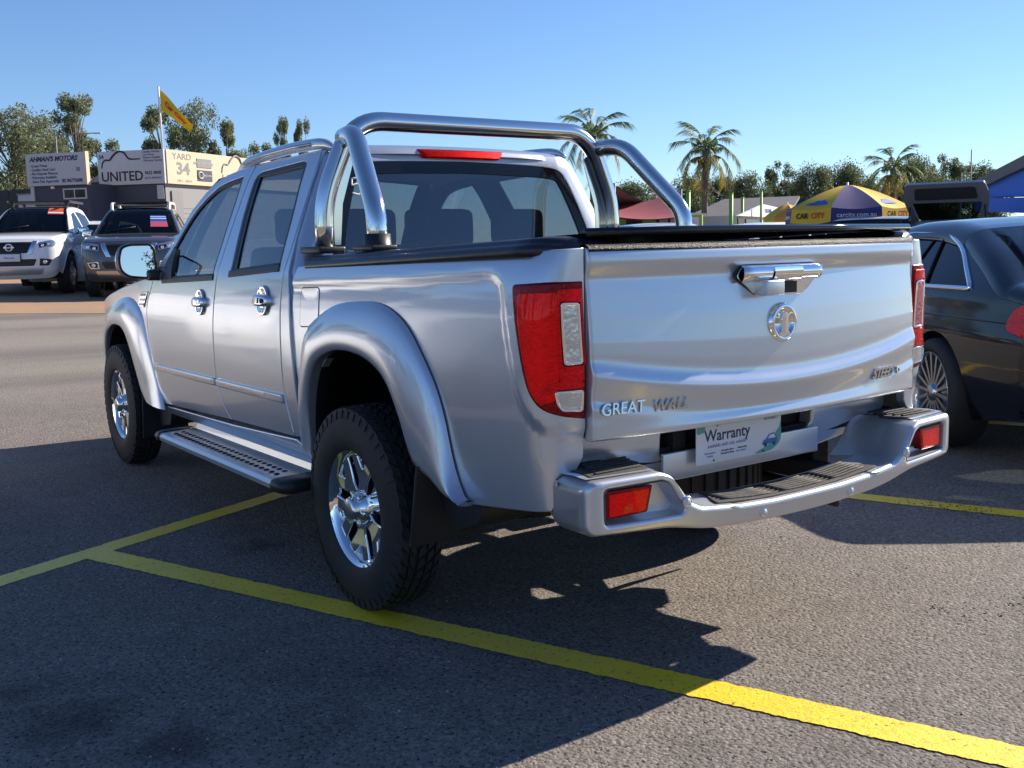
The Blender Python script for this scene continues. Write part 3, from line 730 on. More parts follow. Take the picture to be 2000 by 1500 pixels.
# tailgate
_pz = [.755, .762, .772, .785, .797, .82, .855, .870, .900, .915, .94, 1.0, 1.08, 1.15, 1.192, 1.203, 1.22, 1.238, 1.258, 1.272, 1.282]
_pp = [.030, .036, .038, .034, .029, .032, .040, .041, .028, .0262, .0262, .0245, .018, .009, .003, .004, .0125, .0165, .0145, .008, .0]
pfun = table(_pz, _pp, .013)
def tgY(x, z):
    zc = .072*(x/.72)**2; wt = sstep(.765, .84, z)*(1-sstep(.96, 1.08, z))
    b = .048*(1-(x/.73)**2)
    return -(1.122+b+pfun(z-zc*wt)*(1-.25*abs(x/.73)**6))
def tgF(x, z, w): return (x, tgY(x, z)-w, z)
TGZ = 1.276
tgo = rpoly([(-.727, .762), (.727, .762), (.727, TGZ), (-.727, TGZ)], .012, 3)
hdl = [(-.186, 1.182), (-.158, 1.216), (.170, 1.216), (.197, 1.186), (.115, 1.117), (-.090, 1.117)]
hx = .0
TX = [(-.7210, -.035), (-.7208, -.006), (-.7195, -.0018), (-.7170, 0)]+[(x, 0) for x in np.linspace(-.708, .708, 56)]+[(.7170, 0), (.7195, -.0018), (.7208, -.006), (.7210, -.035)]
TZ = [(.7580, -.035), (.7582, -.006), (.7595, -.0018), (.7620, 0)]+[(z, 0) for z in np.linspace(.766, 1.268, 110)]+[(1.272, 0), (1.2745, -.0018), (1.2758, -.006), (1.276, -.03)]
tg = grid_mesh('tailgate', [[tgF(x, z, min(wx_, wz_)) for (x, wx_) in TX] for (z, wz_) in TZ], SIL, truck)
cap = MB(); rows = [[(x, tgY(x, 1.27)+dy, TGZ+dz) for (dy, dz) in ((-.002, -.014), (-.003, -.004), (.002, .004), (.012, .008), (.06, .008))] for x in np.linspace(-.715, .715, 30)]
grid_mesh('tailgate_cap', rows, mat('glitter_cap', (.012, .012, .014), .45, 0, spec=.3, bump=1.0, bscale=220), tg)
hb = slab('latch_bezel', rpoly(hdl, .015), lambda x, z, w: (x, tgY(x, 1.2)*.5+tgY(0, 1.17)*.5-w-.006, z), MT['black_plastic'], tg, [rpoly([(-.181, 1.182), (-.155, 1.213), (.168, 1.213), (.193, 1.186), (.113, 1.120), (-.088, 1.120)], .012)], .02, .0015, .03, .02)
Yh = tgY(0, 1.17)
slab('latch_plate', rpoly([(-.179, 1.182), (-.154, 1.212), (.167, 1.212), (.191, 1.186), (.113, 1.121), (-.088, 1.121)], .012), lambda x, z, w: (x, Yh-.004-w-.004, z), MT['chrome'], tg, [], .03, .003, .012, .02)
hbm = MB()
rows = []
for x in np.linspace(-.166, .182, 24):
    k = 1-.35*max(0, abs(x-.008)/.175-.9)/.1
    rows.append([(x, Yh-.004-dy*k, z) for (dy, z) in ((0, 1.213), (.016, 1.213), (.030, 1.206), (.034, 1.190), (.030, 1.176), (.018, 1.166), (.0, 1.165))])
lh = grid_mesh('latch_handle', rows, MT['chrome'], tg)
lc = MB(); rows = [[(x, Yh-.006-dy, z) for (dy, z) in ((.033, 1.207), (.036, 1.190), (.032, 1.175), (.02, 1.162), (.0, 1.160))] for x in np.linspace(-.05, .075, 6)]
grid_mesh('latch_lever', rows, MT['chrome'], lh)
kb = MB(); kb.box((-.065, Yh-.030, 1.147), (.075, .055, .044), bev=.004); kb.build('lock_block', MT['silver_plastic'], tg)
dk = MB(); dk.box((.03, Yh-.009, 1.145), (.105, .004, .036)); dk.build('latch_shade', MT['dark'], tg)  # flat dark plate painted for the shade in the finger recess
for _o in list(tg.children):
    if _o.name.split('.')[0] in ('latch_bezel', 'latch_plate', 'latch_handle', 'lock_block', 'latch_shade'): _o.location.x = -.030
# emblem: raised rim with a battlement shaped centre
EC = (-.018, 1.040); ey = tgY(*EC)
em = MB(); Tm = Matrix.Translation((EC[0], ey, EC[1])) @ Matrix.Rotation(PI/2, 4, 'Z') @ Matrix.Rotation(0, 4, 'X')
em.lathe([(.060, .006), (.059, -.004), (.055, -.011), (.048, -.013), (.042, -.010), (.039, -.005), (.038, -.003), (0, -.003)], 44, Matrix.Translation((EC[0], ey, EC[1])) @ Matrix.Rotation(PI/2, 4, 'Z'))
emo = em.build('emblem', MT['chrome'], tg)
slab('emblem_tower', rpoly([(EC[0]-.016, EC[1]-.030), (EC[0]+.016, EC[1]-.030), (EC[0]+.016, EC[1]+.012), (EC[0]+.010, EC[1]+.030), (EC[0]-.010, EC[1]+.030), (EC[0]-.016, EC[1]+.012)], .005), lambda x, z, w: (x, ey-.013-w-.2*((.02-abs(x-EC[0]))*.6), z), MT['chrome'], emo, [], .012, .003, .01, .01)
ft = MB(); ft.prism([(EC[0]-.026, EC[1]-.040), (EC[0]+.026, EC[1]-.040), (EC[0]+.020, EC[1]-.028), (EC[0]-.020, EC[1]-.028)], lambda x, z, w: (x, ey-w, z), .003, .012); ft.build('emblem_foot', MT['chrome'], emo)
def tgtext(txt, x, z, size, **k):
    y0 = tgY(x, z); e = .02
    xd = Vector((2*e, tgY(x+e, z)-tgY(x-e, z), 0)); zd = Vector((0, tgY(x, z+e)-tgY(x, z-e), 2*e))
    n = xd.cross(zd).normalized(); return text('badge_lettering', txt, size, MT['badge_chrome'], tg, Vector((x, y0, z))+n*.003, xd, zd, **k)
tgtext('GREAT', -.632, .842, .046, extrude=.003, bevel=.0006, bold=0, sx=1.02, shear=.18)
tgtext('WALL', -.468, .838, .046, extrude=.003, bevel=.0006, bold=0, sx=1.02, shear=.18)
tgtext('STEED', .500, .838, .046, extrude=.003, bevel=.0006, bold=.0014, sx=.98, shear=.35)
tgtext('D', .600, .838, .028, extrude=.003, bevel=.0006, bold=.0010)

# valance, number plate recess
VY = -1.045
def vF(x, z, w):
    return (x, VY-.03*(1-(x/.75)**2)-w+.03*sstep(.70, .60, z), z)
hole = rpoly([(-.375, .655), (.262, .655), (.282, .675), (.282, .735), (-.392, .735), (-.392, .675)], .02)
va = slab('valance', rpoly([(-.70, .60), (-.30, .585), (.30, .585), (.45, .60), (.70, .625), (.715, .757), (-.715, .757)], .03), vF, SIL, truck, [hole], .05, .012, .05, .04)
vb = MB(); vb.box((-.05, -1.00, .70), (.76, .02, .14)); vb.box((-.315, -1.03, .69), (.05, .06, .13)); vb.build('plate_recess', MT['under'], va)
vp = MB(); vp.box((-.05, VY-.032, .628), (.70, .012, .085), bev=.004); vp.build('plate_bracket', MT['silver_plastic'], va)
PY = VY-.062
tilt = Matrix.Rotation(R(0), 4, 'X')
plate = MB(); plate.box((-.005, PY, .682), (.375, .003, .118), bev=.0012); pl = plate.build('number_plate_sign', MT['plate_white'], truck)
pz = PY-.0022
def ptext(t, x, z, sz, m_, **k): return text('plate_lettering', t, sz, MT[m_], pl, (x, pz, z), (1, 0, 0), (0, 0, 1), extrude=.0003, **k)
ptext('Warranty', -.060, .706, .050, 'ink', bold=.0006)
ptext('available with this vehicle*', -.058, .676, .0165, 'ink_soft')
ptext('Warranted for', -.135, .655, .008, 'ink_soft'); ptext('All engine types', -.060, .657, .0085, 'ink'); ptext('Mechanical items', -.060, .648, .0085, 'ink')
ptext('Nationwide', .005, .657, .0085, 'ink'); ptext('Any repairer', .0, .648, .0085, 'ink_soft'); ptext('integrity', -.135, .646, .008, 'ink_soft')
ptext('INTEGRITY', .135, .733, .013, 'teal_dark', bold=.0003)
pf_ = lambda x, z, w: (x, pz-w, z)
def flatp(name, poly, m_, h=.0004): b = MB(); b.prism(poly, pf_, 0, h); return b.build(name, MT[m_], pl)
flatp('print_corner', rpoly([(-.190, .739), (-.155, .739), (-.157, .722), (-.190, .716)], .008), 'teal')
flatp('print_band', cr([(.065, .627), (.100, .640), (.130, .650), (.155, .68), (.175, .70), (.180, .715), (.181, .66), (.15, .635), (.12, .628)], 4, True), 'teal')
flatp('print_car', rpoly([(.095, .650), (.100, .662), (.115, .668), (.128, .682), (.152, .684), (.163, .668), (.166, .652)], .004), 'car_blue', .0008)
flatp('print_car_window', rpoly([(.120, .668), (.130, .679), (.150, .680), (.156, .668)], .002), 'plate_white', .0011)
for x in (.110, .150): flatp('print_car_wheel', ellipse(x, .650, .007, .007, 12), 'ink', .0012)
for (x, z) in ((-.105, .7365), (.085, .738), (-.12, .6315), (.10, .631)):
    flatp('plate_screw', ellipse(x, z, .003, .003, 10), 'dark', .002)

pl.location.x = -.100
# step bumper
def byr(x): return -(1.245+.058*(1-(min(abs(x), .82)/.80)**2))
def bF(x, z, w):
    zc = .60; tuck = .020*sstep(.56, .46, z)
    rc = max(0, (abs(x)-.78)/.045); c = .03*(1-math.sqrt(max(0, 1-min(1, rc)**2)))
    return (x, byr(x)-w+tuck+c, z)
half = [(0, .474), (.30, .480), (.47, .500), (.56, .516), (.80, .528), (.82, .545), (.822, .66), (.81, .675), (.575, .678), (.545, .665), (.475, .578), (.44, .560), (.20, .538), (0, .534)]
bo = half[:-1]+[(0, .534)]+[(-x, z) for x, z in half[::-1]][1:-1]
bo = rpoly(bo, [.0]+[.03, .03, .03, .02, .012, .012, .012, .03, .03, .03, .03, .03]+[.0]+[.03]*5+[.012, .012, .012, .02, .03, .03, .03], 3)
bo = [(x, z) for x, z in cr([(0, .474), (.15, .475), (.30, .480), (.40, .488), (.47, .500), (.56, .516), (.70, .523), (.795, .528)], 3)]+rpoly([(.80, .528), (.822, .55), (.822, .655), (.80, .676), (.585, .678), (.545, .662), (.480, .580), (.44, .560), (.30, .545)], .012, 3)[3:]+[(.15, .537)]
bo = bo+[(-x, z) for x, z in bo[::-1]]
bo2 = []
for p in bo:
    if not bo2 or math.hypot(p[0]-bo2[-1][0], p[1]-bo2[-1][1]) > 2e-3: bo2.append(p)
if math.hypot(bo2[0][0]-bo2[-1][0], bo2[0][1]-bo2[-1][1]) < 2e-3: bo2.pop()
pocket = rpoly([(.760, .557), (.762, .650), (.575, .652), (.555, .640), (.505, .566), (.515, .553)], .014, 3)
pocketL = [(-x, z) for x, z in pocket]
bu = slab('rear_bumper', bo2, bF, MT['silver_plastic'], truck, [pocket, pocketL], .12, .016, .03, .02)
for s in (-1, 1):
    pk = MB()
    # pocket walls and floor
    Pq = resamp(ccw([(s*x, z) for x, z in pocket]), .02); cx_ = np.mean([p[0] for p in Pq]); cz_ = np.mean([p[1] for p in Pq])
    ring = [[bF(x, z, -.004) for x, z in Pq], [bF(cx_+(x-cx_)*.97, cz_+(z-cz_)*.95, -.030) for x, z in Pq], [bF(cx_+(x-cx_)*.94, cz_+(z-cz_)*.9, -.05) for x, z in Pq]]
    m_ = len(Pq); pk.add([v for r_ in ring for v in r_], [(i*m_+k, i*m_+(k+1) % m_, (i+1)*m_+(k+1) % m_, (i+1)*m_+k) for i in range(2) for k in range(m_)]+[tuple(2*m_+k for k in range(m_))], False)
    pk.build('lamp_pocket', MT['silver_plastic'], bu)
    fl = slab('fog_lamp', rpoly([(s*.755, .568), (s*.752, .645), (s*.605, .645), (s*.622, .572)], .006), lambda x, z, w: bF(x, z, w-.012), MT['red_dark'], bu, [], .03, .004, .02, .02)
    slab('fog_lens', rpoly([(s*.745, .575), (s*.744, .635), (s*.617, .637), (s*.632, .579)], .005), lambda x, z, w: bF(x, z, w-.0105), MT['red_bright'], fl, [], .002, .001, .01, .01)
    if s < 0: slab('amber_lens', rpoly([(s*.705, .580), (s*.695, .602), (s*.672, .602), (s*.672, .581)], .008), lambda x, z, w: bF(x, z, w-.0095), MT['amber'], fl, [], .002, .001, .01, .01)
    # parking sensors
    for (x, z) in ((.500, .585), (.20, .506)):
        se = MB(); y0 = bF(s*x, z, 0)[1]
        se.lathe([(.016, .004), (.016, -.003), (.013, -.005), (.0115, -.003), (.010, -.003), (.009, -.006), (0, -.006)], 20, Matrix.Translation((s*x, y0, z)) @ Matrix.Rotation(PI/2, 4, 'Z'))
        se.build('parking_sensor', MT['silver_plastic'], bu)
    # top of the raised end with its tread pad, inner cheek down to the middle step
    rows = []
    for x in np.linspace(.585, .80, 8):
        rows.append([(s*x, byr(x)+.030, .6795), (s*x, -1.16, .6815), (s*x, -1.05, .674)])
    grid_mesh('bumper_end_top', rows, MT['silver_plastic'], bu)
    rows = []
    for t in np.linspace(0, 1, 7):
        x = .585+(.44-.585)*t; z = float(np.interp(x, [.44, .48, .545, .585], [.558, .580, .662, .678]))
        rows.append([(s*x, byr(x)+.10, z), (s*(x-.01), -1.13, z+.002), (s*(x-.04), -1.05, z-.004)])
    grid_mesh('bumper_cheek', rows, MT['silver_plastic'], bu)
    sd = MB(); sd.add([(s*.822, byr(.82)+.12, .54), (s*.822, byr(.82)+.12, .664), (s*.79, -1.04, .655), (s*.79, -1.04, .56)], [(0, 1, 2, 3)]); sd.build('bumper_side', MT['silver_plastic'], bu)
    pd = slab('step_pad', rpoly([(s*.780, -1.205), (s*.590, -1.225), (s*.555, -1.14), (s*.60, -1.075), (s*.765, -1.075)], .008), lambda x, y, w: (x, y, .683+w), MT['step_rubber'], bu, [], .008, .003, .03, .02)
    for k in range(5):
        yy = -1.195+.026*k; rb = MB(); rb.box((s*(.675-.01*k), yy, .6855), (.16+.0*k, .010, .006), bev=.002); rb.build('pad_rib', MT['step_rubber'], pd)
rows = [[(x, byr(x)+.06, float(np.interp(abs(x), [0, .2, .44, .5], [.533, .537, .558, .576]))), (x, -1.20, float(np.interp(abs(x), [0, .2, .44, .5], [.5365, .541, .5605, .58]))), (x, -1.13, float(np.interp(abs(x), [0, .2, .44, .5], [.537, .5415, .560, .575])))] for x in np.linspace(-.46, .46, 24)]
grid_mesh('bumper_step', rows, MT['silver_plastic'], bu)
def stz(x): return float(np.interp(abs(x), [0, .2, .44], [.541, .5455, .564]))
pd = slab('step_pad', rpoly([(-.370, byr(.37)+.028), (0, byr(0)+.028), (.370, byr(.37)+.028), (.31, -1.145), (-.31, -1.145)], [.012, .05, .012, .012, .012]), lambda x, y, w: (x, y, stz(x)+w), MT['step_rubber'], bu, [], .006, .003, .03, .02)
for k in range(6):
    for (xa, xb) in ((-.33, -.13), (-.09, .10), (.14, .32)):
        rb = MB(); xm = (xa+xb)/2; yy = byr(xm)+.050+.017*k
        if yy > -1.15: continue
        Pp = [(xa+(xb-xa)*t, byr(xa+(xb-xa)*t)+.050+.017*k, stz(xa+(xb-xa)*t)+.002) for t in np.linspace(0, 1, 6)]
        rb.tube(Pp, .0042, 6); rb.build('pad_rib', MT['step_rubber'], pd)
for s in (-1, 1):
    bb = MB(); bb.box((s*.36, -1.0, .50), (.06, .30, .06)); bb.build('bumper_bracket', MT['under'], truck)

# sports bar
hoop = fillet([(-.73, .46, 1.275), (-.73, .46, 1.47), (-.595, .46, 1.775), (.595, .46, 1.775), (.73, .46, 1.47), (.73, .46, 1.275)], .13, 8)
hp_ = []
for p in hoop: hp_.append((p.x, p.y, p.z+.018*(1-(p.x/.6)**2) if p.z > 1.7 and abs(p.x) < .6 else p.z))
sb = MB(); sb.tube(hp_, .038, 20); spb = sb.build('sports_bar', MT['steel'], truck)
for s in (-1, 1):
    b = MB(); b.tube(fillet([(s*.745, -.005, 1.285), (s*.745, -.005, 1.41), (s*.665, .30, 1.715), (s*.635, .45, 1.712)], .10, 8), .037, 20); b.build('bar_brace', MT['steel'], spb)
    ft = MB(); ft.lathe([(.0, .05), (.046, .05), (.050, .0), (.06, -.02)], 20, Matrix.Translation((s*.745, -.005, 1.285)) @ Matrix.Rotation(-PI/2, 4, 'Y')); ft.box((s*.76, -.01, 1.287), (.10, .15, .018), bev=.006); ft.build('brace_foot', MT['black_plastic'], spb)
    slab('bar_side_plate', [(.70, 1.30), (.70, 1.46), (.60, 1.68), (.575, 1.66), (.64, 1.46), (.655, 1.30)], lambda x, z, w, s=s: (s*x, .475-w, z), MT['steel'], spb, [], .003, .001, .06, back=True)

# wheels
def truck_wheel():
    rim = MB()
    rim.lathe([(.196, .10), (.196, .02), (.188, -.02), (.190, -.085), (.200, -.096), (.212, -.104), (.221, -.110), (.224, -.106), (.222, -.09), (.205, -.07)], 64)
    rim.lathe([(0, .02), (.19, .02)], 40)
    w_ = rim.build('wheel', MT['chrome'], None)
    bk = MB(); bk.lathe([(.03, -.028), (.17, -.018), (.185, .0)], 40); bk.build('brake_disc', mat('brake_disc', (.08, .08, .085), .5, .8), w_)
    Y = [(.05, -.030), (.095, -.031), (.178, -.086), (.203, -.042), (.150, -.006), (.150, .006), (.203, .042), (.178, .086), (.095, .031), (.05, .030)]
    def sf(a):
        ca, sa = math.cos(a), math.sin(a)
        def f(u, v, w): return (-(.084+.030*(u/.2)**2*0+.018*math.sin(min(1, u/.2)*PI)*-.6+w), u*ca-v*sa, u*sa+v*ca)
        return f
    for k in range(6):
        slab('spoke', rpoly(Y, [.004, .01, .008, .008, .01, .01, .008, .008, .01, .004], 3), sf(2*PI*k/6+R(30)), MT['chrome'], w_, [], .030, .007, .03, .02)
    hc = MB(); hc.lathe([(.066, -.055), (.060, -.090), (.045, -.100), (.043, -.118), (.040, -.125), (.035, -.127)], 36); hc.build('hub', MT['chrome'], w_)
    hc = MB(); hc.lathe([(.035, -.127), (.032, -.129), (0, -.130)], 30); hc.build('hub_cap', MT['alloy'], w_)
    for k in range(6):
        a = 2*PI*k/6; n = MB(); n.lathe([(0, -.098), (.009, -.098), (.0105, -.094), (.0105, -.07)], 8, Matrix.Translation((-.006, .054*math.cos(a), .054*math.sin(a)))); n.build('lug_nut', MT['chrome'], w_)
    ty = MB()
    half = [(.205, .085), (.215, .105), (.235, .117), (.265, .1225), (.295, .120), (.318, .113), (.322, .1125), (.326, .110), (.340, .107), (.350, .100), (.356, .088), (.357, .05), (.357, .0)]
    TW = lambda x: x*.75-.0308
    prof = [(r_, TW(-x)) for r_, x in half]+[(r_, TW(x)) for r_, x in half[::-1]][1:]
    ty.lathe(prof, 72); to = ty.build('tyre', MT['tyre'], w_)
    tr = MB(); N = 46
    rows_ = [(-.086, .036, .0, .9), (-.046, .032, .35, .85), (0, .034, .7, .9), (.046, .032, .15, .85), (.086, .036, .5, .9)]
    for (x, wd, ph, fl_) in rows_:
        for k in range(N):
            a = 2*PI*(k+ph)/N; da = 2*PI/N*.40*fl_; sk = .25*2*PI/N*(1 if x < 0 else -1); V = []
            edge = abs(x) > .08
            for (aa, xx, sk_) in ((-da, -wd/2, -sk), (da, -wd/2, -sk), (da, wd/2, sk), (-da, wd/2, sk)):
                for rr_ in (.354, .3665):
                    X_ = x+xx*(1 if rr_ < .36 else .9); rad = rr_
                    if edge and abs(X_) > .09: rad = rr_-.004
                    V.append((TW(X_), rad*math.cos(a+aa+sk_), rad*math.sin(a+aa+sk_)))
            tr.add(V, [(1, 3, 5, 7), (0, 1, 7, 6), (0, 2, 3, 1), (2, 4, 5, 3), (4, 6, 7, 5)])
    for sx in (-1, 1):       # shoulder lugs
        for k in range(N):
            a = 2*PI*(k+.2)/N; da = 2*PI/N*.30; V = []
            for (aa) in (-da, da):
                for (rr_, xx) in ((.358, .098), (.359, .104), (.343, .1115), (.326, .1145), (.326, .108)): V.append((TW(sx*xx), rr_*math.cos(a+aa), rr_*math.sin(a+aa)))
            tr.add(V, [(0, 1, 6, 5), (1, 2, 7, 6), (2, 3, 8, 7), (0, 4, 3, 2, 1), (5, 6, 7, 8, 9)])
    t = tr.build('tread', MT['tyre'], w_); t['kind'] = 'stuff'
    return w_
wh = truck_wheel()
first = True
for (x, y, rz, rx) in ((-.775, 0, 0, R(8)), (-.775, 3.2, 0, R(-14)), (.775, 0, PI, 0), (.775, 3.2, PI, R(20))):
    o = wh if first else copy_tree(wh); first = False
    o.parent = truck; o.location = (x, y, .366); o.rotation_euler = (rx, 0, rz)
# underside
un = MB()
for s in (-1, 1): un.box((s*.42, 1.3, .52), (.08, 4.6, .13))
un.box((0, 0, .38), (1.4, .09, .09), bev=.02); un.box((0, .02, .38), (.26, .26, .24), bev=.06); un.box((0, 3.2, .40), (1.3, .1, .1)); un.box((.0, 1.9, .46), (.9, .8, .12))
un.build('chassis', MT['under'], truck)
sp = MB(); sp.lathe([(.20, -.09), (.24, -.11), (.30, -.115), (.34, -.105), (.355, -.08), (.355, .08), (.34, .105), (.30, .115), (.24, .11), (.20, .09)], 40, Matrix.Translation((0, -.62, .53)) @ Matrix.Rotation(PI/2, 4, 'Y')); so_ = sp.build('spare_tyre', MT['tyre'], truck)
ss = MB()
for k in range(48):
    a = 2*PI*k/48; ss.box((.357*math.cos(a), -.62+.357*math.sin(a), .53), (.016, .028, .15), rz=a)
t = ss.build('spare_tread', MT['tyre'], so_); t['kind'] = 'stuff'
ex = MB(); ex.tube([(.45, .3, .36), (.50, -.3, .40), (.52, -.75, .38), (.55, -.98, .36)], .03, 12); ex.build('exhaust_pipe', MT['under'], truck)
for s in (-1, 1):
    lf = MB(); lf.tube(cr([(s*.56, .62, .42), (s*.56, .0, .30), (s*.56, -.72, .46)], 8), .028, 6); lf.build('leaf_spring', MT['under'], truck)
    sh = MB(); sh.tube([(s*.50, -.05, .32), (s*.42, .25, .55)], .03, 8); sh.build('shock_absorber', MT['under'], truck)
# ------------------------------------------------------------------ other vehicles
class Car:
    """body shell from a side profile: a strip over the car (bonnet, glass, roof, tail) and two side panels that share its edges"""
    def __init__(s, S):
        s.S = S
        s.W = table([a for a, b in S['W']], [b for a, b in S['W']], .05)
        pts = S['prof']; br = S['breaks']     # prof: (y,z,r) front bottom -> over the top -> rear bottom
        P = []; s.bi = {}
        idx = sorted(set([0, len(pts)-1]+[i for b in br.values() for i in b]))
        for a, b in zip(idx[:-1], idx[1:]):
            s.bi[a] = len(P); P += cr(pts[a:b+1], 5)[:-1]
        s.bi[idx[-1]] = len(P); P.append(tuple(float(x) for x in pts[-1]))
        s.P = P; n = len(P); s.N = []
        for i in range(n):
            a = np.array(P[max(i-1, 0)][:2]); b = np.array(P[min(i+1, n-1)][:2]); t = (b-a)/np.linalg.norm(b-a)
            s.N.append((t[1], -t[0]))
        # orientation: outward = away from the centroid
        c = np.mean(np.array(P)[:, :2], axis=0)
        sg = sum(np.sign(np.dot(np.array(P[i][:2])-c, s.N[i])) for i in range(n))
        if sg < 0: s.N = [(-a, -b) for a, b in s.N]
        s.y0 = S.get('ymid', 1.4); s.hl = S.get('hl', 2.2)
    def plan(s, y):
        t = (y-s.y0)/s.hl
        return 1-s.S.get('taper', .05)*abs(t)**3
    def hw(s, y, z): return s.W(z)*s.plan(y)
    def inset(s, i):
        p = s.P[i]; n = s.N[i]; return (p[0]-n[0]*p[2], p[1]-n[1]*p[2])
    def pos(s, i, u, w=0):
        i0 = int(max(0, min(len(s.P)-2, math.floor(i)))); f = i-i0
        out = []
        for j in (i0, i0+1):
            p = s.P[j]; n = s.N[j]; r = p[2]; q = s.inset(j); h = max(.05, s.hw(*q)); rx = min(r*1.25, .6*h); a = abs(u); u0 = 1-rx/h
            d = 0 if a <= u0 else r*(1-math.sqrt(max(0, 1-((a-u0)/(1-u0))**2)))
            cn = s.S.get('crown', .015)*(1-min(1, (a/max(u0, .1)))**2) if a < u0 else 0
            k = -d+cn+w
            out.append(Vector((u*h, p[0]+n[0]*k, p[1]+n[1]*k)))
        return out[0].lerp(out[1], f)
    def us(s, i):
        p = s.P[i]; q = s.inset(i); h = max(.05, s.hw(*q)); rx = min(p[2]*1.25, .6*h); u0 = 1-rx/h
        pos = [0, .3, .6, .85, 1.0]; a = [u0*t for t in pos]+[u0+(1-u0)*math.sin(t) for t in (R(15), R(32), R(50), R(68), R(80), R(90))]
        return [-x for x in a[::-1]][:-1]+a
    def strip(s, name, i0, i1, m, parent, umax=None, umin=None, step=1):
        rows = []
        for i in range(i0, i1+1, step):
            U = s.us(i)
            if umax is not None: U = [max(-umax, min(umax, u)) for u in U]
            rows.append([s.pos(i, u) for u in U])
        return grid_mesh(name, rows, m, parent)
    def sideF(s, sg): return lambda y, z, w: (sg*(s.hw(y, z)+w), y, z)
    def zface(s, a, b):
        """parameter by height on a front or rear face between profile indices"""
        I = np.arange(a, b+1); Z = np.array([s.P[i][1] for i in I]); o = np.argsort(Z)
        return lambda z: float(np.interp(z, Z[o], I[o]))
    def faceF(s, a, b, wd):
        zf = s.zface(a, b)
        return lambda x, z, w: tuple(s.pos(zf(z), max(-1, min(1, x/wd)), w))

_wheels = {}
def car_wheel(Rt, wd, rr, nsp, m, key):
    if key in _wheels: return copy_tree(_wheels[key])
    rim = MB(); x0 = -wd/2
    rim.lathe([(rr-.02, wd*.4), (rr-.02, 0), (rr-.012, x0+.03), (rr, x0+.004), (rr+.004, x0+.006), (rr-.004, x0+.02)], 36)
    rim.lathe([(0, x0*.2), (rr-.02, x0*.2)], 24)
    w_ = rim.build('wheel', MT[m], None)
    sw = .030 if nsp < 8 else .011
    for k in range(nsp):
        a = 2*PI*k/nsp; ca, sa = math.cos(a), math.sin(a); b = MB()
        b.prism([(.03, -sw), (rr-.006, -sw*.8), (rr-.006, sw*.8), (.03, sw)], lambda u, v, w: (x0+.022-w-.014*math.sin(u/rr*PI)*-1, u*ca-v*sa, u*sa+v*ca), -.02, .004); b.build('spoke', MT[m], w_)
    h = MB(); h.lathe([(.055, x0+.03), (.050, x0+.010), (.03, x0+.004), (0, x0+.003)], 20); h.build('hub', MT[m], w_)
    t = MB(); H = [(rr-.005, wd*.40), (rr+.01, wd*.48), (rr+(Rt-rr)*.5, wd*.53), (Rt-.02, wd*.47), (Rt-.004, wd*.38), (Rt, 0)]
    t.lathe([(r_, -x) for r_, x in H]+[(r_, x) for r_, x in H[::-1]][1:], 44); t.build('tyre', MT['tyre'], w_)
    _wheels[key] = w_; return w_

